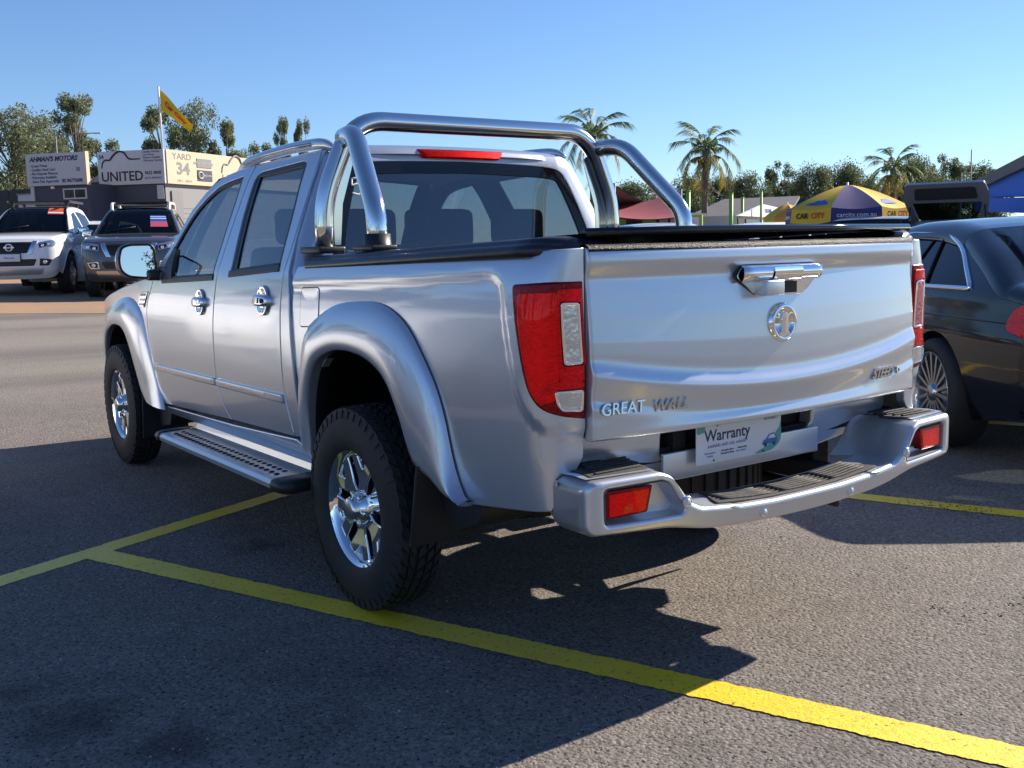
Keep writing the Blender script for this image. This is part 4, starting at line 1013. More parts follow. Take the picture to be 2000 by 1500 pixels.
def build_car(name, S, loc, heading, label, cat, group=None, paint='white_paint', detail=True):
    """heading: world direction angle of the car's nose (radians, 0 = +Y, positive = anticlockwise)"""
    root = empty(name, loc, heading, label, cat, group); C = Car(S); pm = MT[paint]
    B = lambda k: [C.bi[i] for i in S['breaks'][k]]
    names = S['strips']
    for key, (pname, mname, um) in names.items():
        a, b = B(key); mm = MT[mname] if mname != 'paint' else pm
        o = C.strip(pname, a, b, mm, root, um)
        if um is not None:      # pillars beside the glass
            for sg in (-1, 1):
                rows = [[C.pos(i, sg*u) for u in [um*.985]+[um+(1-um)*t for t in (.25, .5, .7, .85, .94, 1)]] for i in range(a, b+1)]
                grid_mesh('pillar', rows, pm, root)
    n = len(C.P); i0 = C.bi[S['side'][0]]; i1 = C.bi[S['side'][1]]
    top = [C.inset(i) for i in range(i0, i1+1)]
    sill = S['sill']; low = []
    ya, yb = top[-1][0], top[0][0]
    # bottom edge from rear to front with wheel arches
    low.append((ya+.0, max(sill, min(top[-1][1], sill+.1))))
    for (yc, zc, rr) in S['arches']:
        h = sill-zc; dx = math.sqrt(max(0.01, rr*rr-h*h)); a0 = math.atan2(h, -dx); a1 = math.atan2(h, dx)
        if a0 < 0: a0 += 2*PI
        low += [(yc+rr*math.cos(a0+(a1-a0)*k/16), zc+rr*math.sin(a0+(a1-a0)*k/16)) for k in range(17)]
    out = top+low
    cl = []
    for p in out:
        if not cl or math.hypot(p[0]-cl[-1][0], p[1]-cl[-1][1]) > .004: cl.append((float(p[0]), float(p[1])))
    if math.hypot(cl[0][0]-cl[-1][0], cl[0][1]-cl[-1][1]) < .004: cl.pop()
    wins = [rpoly(wn, S.get('wr', .03), 3) for wn in S['windows']]
    step = S.get('step', .12)
    cuts = S.get('cuts', [])
    for sg in (-1, 1):
        F = C.sideF(sg)
        O = resamp(ccw(cl), step*.6); H = [resamp(ccw(wn), step*.5) for wn in wins]
        extra = []
        zmin = min(z for y, z in cl)-.01; zmax = max(z for y, z in cl)+.01
        A, T = tri_region(O, H, step)
        # door seams: split triangles by simple re-triangulation per span
        spans = [-99]+sorted(cuts)+[99]; nm = S.get('spans', ['body_side'])
        cen = A[T].mean(1)
        if cuts:
            for k in range(len(spans)-1):
                poly = clip_y(O, spans[k]+.004, spans[k+1]-.004); hs = [clip_y(h, spans[k]+.004, spans[k+1]-.004) for h in H]
                if len(poly) < 3: continue
                hs = [h for h in hs if len(h) >= 3]
                slab(nm[k] if k < len(nm) else 'body_side', poly, F, pm, root, hs, .03, .003, step, step*.6)
        else:
            slab(nm[0], O, F, pm, root, H, .03, .003, step, step*.6)
        for wn in wins:
            g = slab('side_window', offs(ccw(resamp(wn, .06)), -.004), lambda y, z, w, F=F: F(y, z, w-.012), MT['tint_glass'], root, [], .004, .001, step, .06)
            if S.get('chrome'):
                t = MB(); t.tube([F(y, z, .002) for y, z in resamp(ccw(wn), .04)], S['chrome'], 8, closed=True); t.build('window_trim', MT['bright_trim'], g)
        for (yc, zc, rr) in S['arches']:
            L = []
            for k in range(21):
                a = R(-12)+R(204)*k/20; y = yc+(rr+.002)*math.cos(a); z = zc+(rr+.002)*math.sin(a)
                L.append([(sg*(C.hw(y, max(z, sill))-.004), y, z), (sg*(C.hw(y, max(z, sill))-.06), y, z), (sg*.35, y, z)])
            grid_mesh('arch_liner', L, MT['under'], root)
            if S.get('flare'):
                t = MB(); t.tube([F(yc+(rr+.012)*math.cos(R(180)*k/18), zc+(rr+.012)*math.sin(R(180)*k/18), -.004) for k in range(19)], S['flare'], 8); t.build('arch_flare', pm, root)
        if detail and S.get('mirror'):
            my, mz = S['mirror']; x = C.hw(my, mz)
            mm = MB(); mm.box((sg*(x+.13), my, mz+.05), (.20, .12, .15), bev=.04, seg=3); o = mm.build('side_mirror', MT[S.get('mirror_mat', 'black_plastic')] if S.get('mirror_mat') != 'paint' else pm, root)
            ma = MB(); ma.box((sg*(x+.02), my, mz), (.10, .06, .04), bev=.01); ma.build('mirror_arm', MT['black_plastic'], o)
        if detail and S.get('handles'):
            for (hy, hz) in S['handles']:
                hh = MB(); hh.box((sg*(C.hw(hy, hz)+.012), hy, hz), (.022, .18, .028), bev=.008); hh.build('door_handle', MT[S.get('handle_mat', 'chrome')] if S.get('handle_mat') != 'paint' else pm, root)
    # floor pan and cabin block
    fl = MB(); fl.box((0, S['cabin'][0], S['sill']+.06), (1.45, S['cabin'][1], .08)); fl.build('floor_pan', MT['under'], root)
    for (sx, sy) in ((-.36, S['seats'][0]), (.36, S['seats'][0]), (-.36, S['seats'][1]), (.36, S['seats'][1])):
        m = MB(); zt = S['seats'][2]; m.box((sx, sy, zt-.28), (.48, .16, .60), bev=.06, M=Matrix.Rotation(R(12), 4, 'X')); o = m.build('seat', MT['seat'], root)
        m = MB(); m.box((sx, sy-.08, zt+.12), (.27, .10, .18), bev=.04); m.build('headrest', MT['seat'], o)
    ds = MB(); ds.box((0, S['seats'][0]+.85, S['seats'][2]-.10), (1.35, .35, .22), bev=.06); ds.build('dashboard', MT['trim'], root)
    Rt, wd, rr, nsp, wm, key = S['wheel']
    for (yc, zc, ar) in S['arches']:
        for sg in (-1, 1):
            o = car_wheel(Rt, wd, rr, nsp, wm, key); o.parent = root
            o.location = (sg*(S['track']), yc, Rt); o.rotation_euler = (random.uniform(0, 1), 0, 0 if sg < 0 else PI)
    return root, C

def clip_y(poly, lo, hi):
    def half(P, c, keep):
        out = []
        for i in range(len(P)):
            a = P[i-1]; b = P[i]; ia = keep(a[0]); ib = keep(b[0])
            if ia != ib:
                t = (c-a[0])/(b[0]-a[0]); out.append((c, a[1]+(b[1]-a[1])*t))
            if ib: out.append(tuple(b))
        return out
    P = half(list(poly), lo, lambda y: y >= lo)
    if len(P) >= 3: P = half(P, hi, lambda y: y <= hi)
    res = []
    for p in P:
        if not res or math.hypot(p[0]-res[-1][0], p[1]-res[-1][1]) > 1e-3: res.append(p)
    if len(res) > 2 and math.hypot(res[0][0]-res[-1][0], res[0][1]-res[-1][1]) < 1e-3: res.pop()
    return res if len(res) >= 3 else []
mat('bright_trim', (.80, .84, .90), .18, 1)

# --- dual cab utility facing us (two of them, white and dark grey)
UTE = dict(
    prof=[(3.98, .32, .16), (4.10, .45, .22), (4.13, .62, .24), (4.12, .80, .22), (4.08, .95, .18), (3.98, 1.06, .12), (3.80, 1.12, .09), (3.30, 1.17, .08), (2.78, 1.20, .07),
          (2.66, 1.22, .06), (2.25, 1.50, .06), (1.96, 1.68, .07), (1.75, 1.745, .08), (1.2, 1.775, .09), (.72, 1.75, .09),
          (.58, 1.68, .07), (.46, 1.35, .07), (.42, 1.14, .05), (.40, 1.12, .03), (-.4, 1.12, .03), (-1.10, 1.13, .04), (-1.16, 1.08, .06), (-1.18, .80, .10), (-1.16, .50, .10)],
    breaks=dict(front=(0, 5), bonnet=(5, 8), cowl=(8, 9), ws=(9, 12), roof=(12, 15), rw=(15, 17), cover=(17, 20), tail=(20, 23)),
    strips=dict(front=('front_bumper', 'paint', None), bonnet=('bonnet', 'paint', None), cowl=('scuttle', 'black_plastic', None), ws=('windshield', 'tint_glass', .90), roof=('roof', 'paint', None),
                rw=('rear_window', 'tint_glass', .85), cover=('tray_cover', 'black_plastic', None), tail=('tailgate', 'paint', None)),
    side=(0, 23), sill=.42, W=[(.3, .80), (.42, .86), (.6, .91), (.8, .925), (1.0, .92), (1.12, .90), (1.2, .86), (1.5, .73), (1.7, .63), (1.8, .58)],
    taper=.075, ymid=1.45, hl=2.62, arches=[(0, .40, .47), (3.15, .40, .46)],
    windows=[[(2.52, 1.20), (1.98, 1.585), (1.62, 1.65), (1.55, 1.19)], [(1.47, 1.19), (1.54, 1.655), (1.0, 1.655), (.68, 1.60), (.60, 1.22)]],
    cuts=[.44, 1.51, 2.58], spans=['tray_side', 'rear_door', 'front_door', 'front_fender'], mirror=(2.35, 1.19), mirror_mat='chrome', handles=[(1.66, 1.02), (.72, 1.04)], cabin=(1.5, 3.4), seats=(1.55, .75, 1.22),
    wheel=(.385, .25, .235, 6, 'alloy', 'ute'), track=.79, flare=.022, step=.12)
def front_dress(root, C, S, plate_txt, dark):
    a, b = C.bi[0], C.bi[5]; F = C.faceF(a, b, .90)
    # grille with bright V, lamps, plate, intake, fog lamps, skid
    gr = slab('grille', rpoly([(-.34, .80), (.34, .80), (.43, 1.00), (-.43, 1.00)], .03), lambda x, z, w: F(x, z, w+.012), MT['black_plastic'], root, [], .03, .006, .06)
    for k in range(4):
        zz = .835+.042*k; t = MB(); t.tube([F(x, zz, .018) for x in np.linspace(-.33-.02*k, .33+.02*k, 12)], .007, 6); t.build('grille_bar', MT['black_gloss'], gr)
    for sg in (-1, 1):
        slab('grille_surround', [(sg*.33, .775), (sg*.42, .775), (sg*.535, 1.02), (sg*.44, 1.02)], lambda x, z, w: F(x, z, w+.018), MT['chrome'], gr, [], .03, .008, .05)
        hl = slab('headlamp', rpoly([(sg*.56, .885), (sg*.83, .945), (sg*.875, 1.035), (sg*.80, 1.045), (sg*.545, .995)], .02), lambda x, z, w: F(x, z, w+.012), MT['lamp_clear'], root, [], .03, .006, .04)
        slab('lamp_mask', rpoly([(sg*.575, .90), (sg*.70, .925), (sg*.71, .985), (sg*.565, .965)], .012), lambda x, z, w: F(x, z, w+.015), MT['black_gloss'], hl, [], .006, .002, .03)
        for xx, zz in ((.635, .935), (.755, .965)):
            q = MB(); c = Vector(F(sg*xx, zz, .016)); q.lathe([(.034, .004), (.030, -.010), (.02, -.014), (0, -.015)], 16, Matrix.Translation(c) @ Matrix.Rotation(-PI/2, 4, 'Z')); q.build('projector', MT['chrome'], hl)
        fg = slab('fog_lamp_bezel', rpoly([(sg*.56, .56), (sg*.74, .56), (sg*.80, .68), (sg*.58, .70)], .02), lambda x, z, w: F(x, z, w+.010), MT['black_plastic'] if not dark else MT['chrome'], root, [], .03, .006, .04)
        slab('fog_lamp_hole', rpoly([(sg*.59, .585), (sg*.725, .585), (sg*.77, .665), (sg*.605, .68)], .015), lambda x, z, w: F(x, z, w+.013), MT['black_gloss'], fg, [], .006, .002, .04)
        q = MB(); c = Vector(F(sg*.67, .63, .012)); q.lathe([(.040, .004), (.038, -.008), (.030, -.010), (0, -.006)], 18, Matrix.Translation(c) @ Matrix.Rotation(-PI/2, 4, 'Z')); q.build('fog_lamp', MT['lamp_clear'], fg)
    em = MB(); c = Vector(F(0, .90, .02)); em.lathe([(.075, .004), (.075, -.012), (.062, -.016), (.052, -.008)], 32, Matrix.Translation(c) @ Matrix.Rotation(-PI/2, 4, 'Z')); em.box((c.x, c.y+.012, c.z), (.19, .012, .034), bev=.004); eo = em.build('emblem', MT['chrome'], gr)
    text('emblem_lettering', 'NISSAN', .030, MT['dark'], eo, (c.x, c.y+.019, c.z), (-1, 0, 0), (0, 0, 1), extrude=.001, bold=.0006)
    slab('air_intake', rpoly([(-.46, .56), (.46, .56), (.52, .69), (-.52, .69)], .03), lambda x, z, w: F(x, z, w+.004), MT['black_plastic'], root, [], .03, .006, .06)
    sk = slab('skid_panel', rpoly([(-.60, .40), (.60, .40), (.66, .53), (-.66, .53)], .04), lambda x, z, w: F(x, z, w+.012), MT['silver_plastic'] if not dark else MT['alloy'], root, [], .03, .01, .06)
    pl = MB(); c = Vector(F(0, .715, .03)); pl.box(c, (.40, .012, .14), bev=.003); po = pl.build('number_plate', MT['plate_white'], root)
    f2 = MB(); f2.box((c.x, c.y-.004, c.z), (.43, .012, .165), bev=.003); f2.build('plate_frame', MT['black_plastic'], po)
    text('plate_lettering', 'Warranty', .05, MT['ink'], po, (c.x, c.y+.008, c.z), (-1, 0, 0), (0, 0, 1), extrude=.001)
    # windscreen sticker and wipers
    a, b = C.bi[9], C.bi[12]
    wi = MB(); wi.tube([C.pos(a+.6, .7, .012), C.pos(a+2.0, .05, .014)], .007, 6); wi.build('wiper', MT['black_plastic'], root)
    return F
mat('orange_sticker', (.75, .13, .015), .5); mat('red_sticker', (.62, .03, .02), .5); mat('blue_sticker', (.02, .09, .45), .5); mat('pink_sticker', (.60, .10, .16), .5)
def sticker(root, C, u0, u1, i0, i1, bands, txt=None):
    base = None
    for k, (m, t0, t1) in enumerate(bands):
        rows = [[C.pos(i0+(i1-i0)*t, u, .004+.0005*k) for u in np.linspace(u0, u1, 6)] for t in np.linspace(t0, t1, 3)]
        o = grid_mesh('window_sticker' if base is None else 'sticker_band', rows, MT[m], base or root)
        base = base or o
    return base
WD = (-R(180-25))        # nose towards us
wx, wy = 1.62, 20.15
nose = 4.13
def place(front_xy, hd, length_front):
    return (front_xy[0]+math.sin(hd)*length_front, front_xy[1]-math.cos(hd)*length_front)
hd = PI-R(25)
px, py = place((1.30, 20.2), hd, 4.13)
wn_, CW = build_car('dual_cab_ute', UTE, (px, py, ground_z(px+.3, py-1.5)-.02), hd, 'white dual cab ute with an orange windscreen sticker, at the left edge', 'ute', 'utes parked on the gravel', 'white_paint')
front_dress(wn_, CW, UTE, '', False)
i0, i1 = CW.bi[9], CW.bi[12]
sticker(wn_, CW, -.36, -.80, i0+.46*(i1-i0), i0+.80*(i1-i0), [('red_sticker', 0, 1), ('orange_sticker', .38, .95), ('white', .10, .28)])
rk = MB()
for y in np.linspace(.75, 1.75, 6): rk.box((0, y, 1.865), (1.28, .06, .03), bev=.008)
for x in (-.63, .63): rk.box((x, 1.25, 1.865), (.05, 1.25, .045), bev=.01)
for (x, y) in ((-.55, .8), (.55, .8), (-.55, 1.7), (.55, 1.7)): rk.box((x, y, 1.81), (.06, .08, .09), bev=.01)
rk.build('roof_rack', MT['black_plastic'], wn_)
wn_.scale = (1.06, 1.06, 1.09)
px, py = place((3.05, 17.95), hd+R(3), 4.13*1.06)
gn_, CG = build_car('dual_cab_ute', UTE, (px, py, ground_z(px+.3, py-1.5)-.02), hd+R(3), 'dark grey dual cab ute with a blue and pink windscreen sticker', 'ute', 'utes parked on the gravel', 'grey_paint')
gn_.scale = (1.06, 1.06, 1.08)
front_dress(gn_, CG, UTE, '', True)
i0, i1 = CG.bi[9], CG.bi[12]
sticker(gn_, CG, -.30, -.72, i0+.14*(i1-i0), i0+.46*(i1-i0), [('blue_sticker', 0, 1), ('pink_sticker', 0, .40), ('white', .62, .70), ('white', .80, .87)])
for sg in (-1, 1):
    t = MB(); t.tube(cr([(sg*.56, 1.86, 1.70), (sg*.575, 1.74, 1.83), (sg*.58, 1.5, 1.855), (sg*.58, .9, 1.86), (sg*.57, .68, 1.82), (sg*.56, .60, 1.72)], 5), .030, 10); t.build('roof_rail', MT['white'], gn_)
rk = MB(); rk.box((0, 1.2, 1.875), (1.05, .9, .05), bev=.02); rk.build('roof_rack', MT['black_plastic'], gn_)

# --- dark coupe in the next bay
COUPE = dict(
    prof=[(3.55, .22, .12), (3.66, .40, .22), (3.62, .62, .22), (3.45, .74, .14), (2.9, .86, .10), (2.35, .93, .08), (2.22, .955, .06), (1.75, 1.20, .07), (1.42, 1.315, .09), (1.0, 1.372, .11), (.55, 1.375, .12), (.25, 1.345, .12),
          (.10, 1.32, .11), (-.28, 1.185, .10), (-.62, 1.04, .09), (-.72, 1.015, .08), (-1.0, .985, .09), (-1.13, .955, .13), (-1.18, .80, .26), (-1.215, .66, .30), (-1.20, .48, .30), (-1.12, .28, .24)],
    breaks=dict(front=(0, 3), bonnet=(3, 6), ws=(6, 8), roof=(8, 12), rw=(12, 15), boot=(15, 17), tail=(17, 21)),
    strips=dict(front=('front_bumper', 'paint', None), bonnet=('bonnet', 'paint', None), ws=('windshield', 'tint_glass', .9), roof=('roof', 'paint', None), rw=('rear_window', 'tint_glass', .80), boot=('boot_lid', 'paint', None), tail=('rear_bumper', 'paint', None)),
    side=(0, 21), sill=.22, W=[(.2, .83), (.3, .875), (.45, .905), (.6, .915), (.72, .912), (.80, .893), (.86, .878), (.95, .862), (1.0, .83), (1.1, .765), (1.2, .695), (1.3, .62), (1.4, .54)],
    taper=.10, ymid=1.22, hl=2.45, arches=[(0, .335, .375), (2.81, .335, .375)], wr=[.02, .03, .06, .10, .12, .05],
    windows=[[(1.95, .955), (1.45, 1.245), (1.0, 1.300), (.45, 1.295), (.10, 1.20), (-.30, .975)]], crown=.02,
    cuts=[.62, 2.1], spans=['quarter_panel', 'front_door', 'front_fender'], mirror=(1.95, .95), mirror_mat='paint', handles=[(.80, .86)], handle_mat='paint', cabin=(1.2, 3.2), seats=(1.05, .35, 1.0),
    wheel=(.335, .245, .245, 18, 'alloy', 'coupe'), track=.80, chrome=.017, step=.05)
bh = -R(34)
cxy = (3.27+.80*math.cos(bh), .28+.80*math.sin(bh))
bm_, CB_ = build_car('parked_coupe', COUPE, (cxy[0], cxy[1], 0), bh, 'black coupe with bright window trim parked beside the silver pickup', 'car', None, 'navy_paint')
# window divider, crease, tail lamps, rear valance
for sg in (-1, 1):
    F = CB_.sideF(sg)
    t = MB(); t.tube([F(.52+.06*(z-.97), z, -.002) if False else F(.30+(z-.97)*.62, z, -.004) for z in np.linspace(.965, 1.28, 7)], .010, 6); t.build('window_divider', MT['black_gloss'], bm_)
    i0, i1 = CB_.bi[17], CB_.bi[21]; zf = CB_.zface(i0, i1)
    def LF(q, z, w, sg=sg):     # q: distance round the rear corner, 0 on the flank
        if q < 0: return (sg*(CB_.hw(CB_.inset(int(round(zf(z))))[0]-q, z)+w), CB_.inset(int(round(zf(z))))[0]-q, z)
        return tuple(CB_.pos(zf(z), sg*(1-q/.88), w))
    tl = slab('tail_lamp', cr([(-.185, .835), (-.165, .890), (-.09, .928), (.08, .935), (.30, .925), (.33, .87), (.28, .80), (.14, .755), (-.02, .752), (-.13, .77), (-.17, .798)], 4, True), lambda q, z, w: LF(q, z, w+.008), MT['red_lens'], bm_, [], .03, .008, .02, .02)
    slab('lamp_light_bar', cr([(-.03, .805), (.03, .83), (.18, .835), (.26, .825), (.24, .805), (.08, .795)], 3, True), lambda q, z, w: LF(q, z, w+.012), MT['red_bright'], tl, [], .004, .002, .02, .02)
    slab('lamp_upper_bar', cr([(-.08, .87), (-.03, .90), (.15, .91), (.26, .90), (.18, .885), (.0, .875)], 3, True), lambda q, z, w: LF(q, z, w+.012), MT['red_bright'], tl, [], .004, .002, .02, .02)
    slab('rear_reflector', rpoly([(.20, .44), (.36, .44), (.36, .465), (.20, .465)], .008), lambda q, z, w: LF(q, z, w+.008), MT['red_lens'], bm_, [], .008, .003, .03)
    t = MB(); t.tube([F(y, .815-.006*(y+1), .001) for y in np.linspace(-.90, 2.0, 24)], .006, 6); t.build('shoulder_crease', MT['navy_paint'], bm_)
    ex = MB(); c = CB_.pos(CB_.bi[21]-1, sg*.55, .01); ex.lathe([(.045, .06), (.045, -.05), (.04, -.055), (.036, -.05), (.036, .05)], 18, Matrix.Translation(c) @ Matrix.Rotation(PI/2, 4, 'Z')); ex.build('exhaust_tip', MT['steel'], bm_)

# --- wagon with its tailgate up, and plain cars of the far rows
def wagon(L=1.0, h=1.66, tail=True):
    return dict(
        prof=[(3.50, .28, .12), (3.60, .45, .2), (3.58, .68, .2), (3.45, .86, .14), (3.0, .98, .10), (2.45, 1.05, .08), (2.36, 1.07, .06), (1.9, h-.30, .07), (1.55, h-.10, .08), (1.1, h-.01, .09), (.2, h, .10), (-.55, h-.05, .09),
              (-.66, h-.09, .07), (-.86, 1.05, .07), (-.90, .98, .10), (-.93, .75, .16), (-.92, .45, .18), (-.88, .30, .16)],
        breaks=dict(front=(0, 3), bonnet=(3, 6), ws=(6, 8), roof=(8, 12), rw=(12, 13), tail=(13, 17)),
        strips=dict(front=('front_bumper', 'paint', None), bonnet=('bonnet', 'paint', None), ws=('windshield', 'tint_glass', .9), roof=('roof', 'paint', None), rw=('rear_window', 'tint_glass', .84), tail=('tail_panel', 'paint', None)),
        side=(0, 17), sill=.30, W=[(.2, .80), (.4, .87), (.6, .90), (.8, .905), (.95, .89), (1.05, .86), (1.3, .77), (h-.1, .66), (h+.05, .60)],
        taper=.09, ymid=1.3, hl=2.3, arches=[(0, .34, .385), (2.68, .34, .385)],
        windows=[[(2.28, 1.07), (1.75, h-.20), (1.3, h-.13), (1.22, 1.06)], [(1.14, 1.06), (1.22, h-.13), (.25, h-.12), (.20, 1.07)], [(.12, 1.07), (.17, h-.12), (-.40, h-.15), (-.62, 1.12)]],
        cuts=[.16, 1.18, 2.3], spans=['quarter_panel', 'rear_door', 'front_door', 'front_fender'], mirror=(2.15, 1.05), mirror_mat='paint', handles=[(1.32, .92), (.30, .94)], handle_mat='paint', cabin=(1.2, 3.1), seats=(1.2, .3, 1.08),
        wheel=(.34, .22, .225, 10, 'alloy', 'wagon'), track=.77, step=.14)
# ------------------------------------------------------------------ ground
def asphalt():
    m = bpy.data.materials.new('asphalt'); m.use_nodes = True; nt = m.node_tree; N = nt.nodes; L = nt.links; b = N['Principled BSDF']
    tc = N.new('ShaderNodeTexCoord')
    def noise(scale, det=4, rough=.6):
        n = N.new('ShaderNodeTexNoise'); n.inputs['Scale'].default_value = scale; n.inputs['Detail'].default_value = det; n.inputs['Roughness'].default_value = rough; L.new(tc.outputs['Object'], n.inputs['Vector']); return n
    def ramp(src, pts, out=0):
        r = N.new('ShaderNodeValToRGB'); e = r.color_ramp.elements
        while len(e) < len(pts): e.new(.5)
        for k, (p, c) in enumerate(pts): e[k].position = p; e[k].color = (*c, 1)
        L.new(src, r.inputs[0]); return r
    def mix(bt, f, a, c):
        x = N.new('ShaderNodeMix'); x.data_type = 'RGBA'; x.blend_type = bt
        for s, i in ((f, 0), (a, 6), (c, 7)):
            if hasattr(s, 'links'): L.new(s, x.inputs[i])
            else: x.inputs[i].default_value = s if i == 0 else (*s, 1)
        return x
    v = N.new('ShaderNodeTexVoronoi'); v.inputs['Scale'].default_value = 85; L.new(tc.outputs['Object'], v.inputs['Vector'])
    v2 = N.new('ShaderNodeTexVoronoi'); v2.inputs['Scale'].default_value = 210; L.new(tc.outputs['Object'], v2.inputs['Vector'])
    st = ramp(v.outputs['Color'], [(0.05, (.095, .087, .081)), (.40, (.18, .160, .145)), (.72, (.245, .217, .194)), (.95, (.37, .33, .30))])
    st2 = ramp(v2.outputs['Color'], [(0.1, (.13, .117, .108)), (.6, (.225, .20, .18)), (.95, (.36, .32, .29))])
    c1 = mix('MIX', .45, st.outputs[0], st2.outputs[0])
    pit = noise(74, 5, .62); pr = ramp(pit.outputs[0], [(.36, (.13, .115, .105)), (.44, (1, 1, 1))])
    c2 = mix('MULTIPLY', 1.0, c1.outputs[2], pr.outputs[0])
    big = noise(.55, 5, .6); br = ramp(big.outputs[0], [(.30, (.72, .72, .74)), (.50, (1, 1, 1)), (.75, (1.0, .97, .92))])
    c3 = mix('MULTIPLY', 1.0, c2.outputs[2], br.outputs[0])
    mid = noise(4.5, 5, .65); mr = ramp(mid.outputs[0], [(.30, (.80, .79, .78)), (.52, (1, 1, 1))])
    c4 = mix('MULTIPLY', .7, c3.outputs[2], mr.outputs[0])
    # oil stains on the near bay
    sp = N.new('ShaderNodeSeparateXYZ')
    last = c4.outputs[2]
    for (sx, sy, rx) in ((-1.93, -.30, .17), (-1.72, -.62, .16), (-1.98, -.02, .12), (-.90, .95, .12)):
        vm = N.new('ShaderNodeVectorMath'); vm.operation = 'DISTANCE'; vm.inputs[1].default_value = (sx, sy, 0); L.new(tc.outputs['Object'], vm.inputs[0])
        n = noise(9, 4, .7); ad = N.new('ShaderNodeMath'); ad.operation = 'MULTIPLY_ADD'; ad.inputs[1].default_value = .34; L.new(n.outputs[0], ad.inputs[0]); L.new(vm.outputs['Value'], ad.inputs[2])
        rp = N.new('ShaderNodeMapRange'); rp.inputs[1].default_value = rx+.05; rp.inputs[2].default_value = rx+.20; rp.inputs[3].default_value = .55; rp.inputs[4].default_value = 0; L.new(ad.outputs[0], rp.inputs[0])
        x = mix('MIX', rp.outputs[0], last, (.028, .025, .026)); last = x.outputs[2]
    # far surface is older and paler, with patched bands
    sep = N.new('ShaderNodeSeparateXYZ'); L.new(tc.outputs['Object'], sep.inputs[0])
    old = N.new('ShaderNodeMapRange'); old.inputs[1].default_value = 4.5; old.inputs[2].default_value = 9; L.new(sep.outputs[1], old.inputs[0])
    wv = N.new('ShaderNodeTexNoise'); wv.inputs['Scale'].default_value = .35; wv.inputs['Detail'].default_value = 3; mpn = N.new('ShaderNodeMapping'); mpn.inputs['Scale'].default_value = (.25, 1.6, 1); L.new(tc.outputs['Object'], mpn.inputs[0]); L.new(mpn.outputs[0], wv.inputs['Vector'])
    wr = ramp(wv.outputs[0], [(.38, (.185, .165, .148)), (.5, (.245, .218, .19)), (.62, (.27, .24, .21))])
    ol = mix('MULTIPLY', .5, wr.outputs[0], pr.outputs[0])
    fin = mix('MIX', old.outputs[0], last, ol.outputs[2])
    L.new(fin.outputs[2], b.inputs['Base Color'])
    b.inputs['Roughness'].default_value = .85; b.inputs['Specular IOR Level'].default_value = .15
    bp = N.new('ShaderNodeBump'); bp.inputs['Strength'].default_value = .75; bp.inputs['Distance'].default_value = .006
    h = N.new('ShaderNodeMath'); h.operation = 'MULTIPLY_ADD'; h.inputs[1].default_value = 1.3; L.new(pit.outputs[0], h.inputs[0])
    inv = N.new('ShaderNodeMath'); inv.operation = 'MULTIPLY'; inv.inputs[1].default_value = -.8; L.new(v.outputs['Distance'], inv.inputs[0]); L.new(inv.outputs[0], h.inputs[2])
    L.new(h.outputs[0], bp.inputs['Height']); L.new(bp.outputs[0], b.inputs['Normal'])
    MT['asphalt'] = m; return m
asphalt()
def sheet(name, xs, ys, m, dz=0, kind='structure', parent=None):
    rows = [[(x, y, ground_z(x, y)+dz) for x in xs] for y in ys]
    o = grid_mesh(name, rows, m, parent)
    if kind and parent is None: o['kind'] = kind
    return o
def spread(a, b, c, n):
    t = np.linspace(-1, 1, n); return [c+(b-c)*(abs(q)**2.2) if q > 0 else c+(a-c)*(abs(q)**2.2) for q in t]
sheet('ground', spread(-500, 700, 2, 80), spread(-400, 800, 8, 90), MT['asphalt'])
mat('gravel', (.40, .235, .125), .95, bump=.9, bscale=40, var=.35, vscale=.8, vcol=(.28, .20, .14))
gx = np.linspace(-30, 34, 60)
rows = []
for t in np.linspace(0, 1, 24):
    row = []
    for x in gx:
        y0 = 15.3-.38*(x-1.0)+.12*math.sin(x*2.3)+.07*math.sin(x*5.1)
        y = y0+(46-y0)*t; row.append((x, y, ground_z(x, y)+.006))
    rows.append(row)
gv = grid_mesh('gravel_yard', rows, MT['gravel']); gv['kind'] = 'structure'

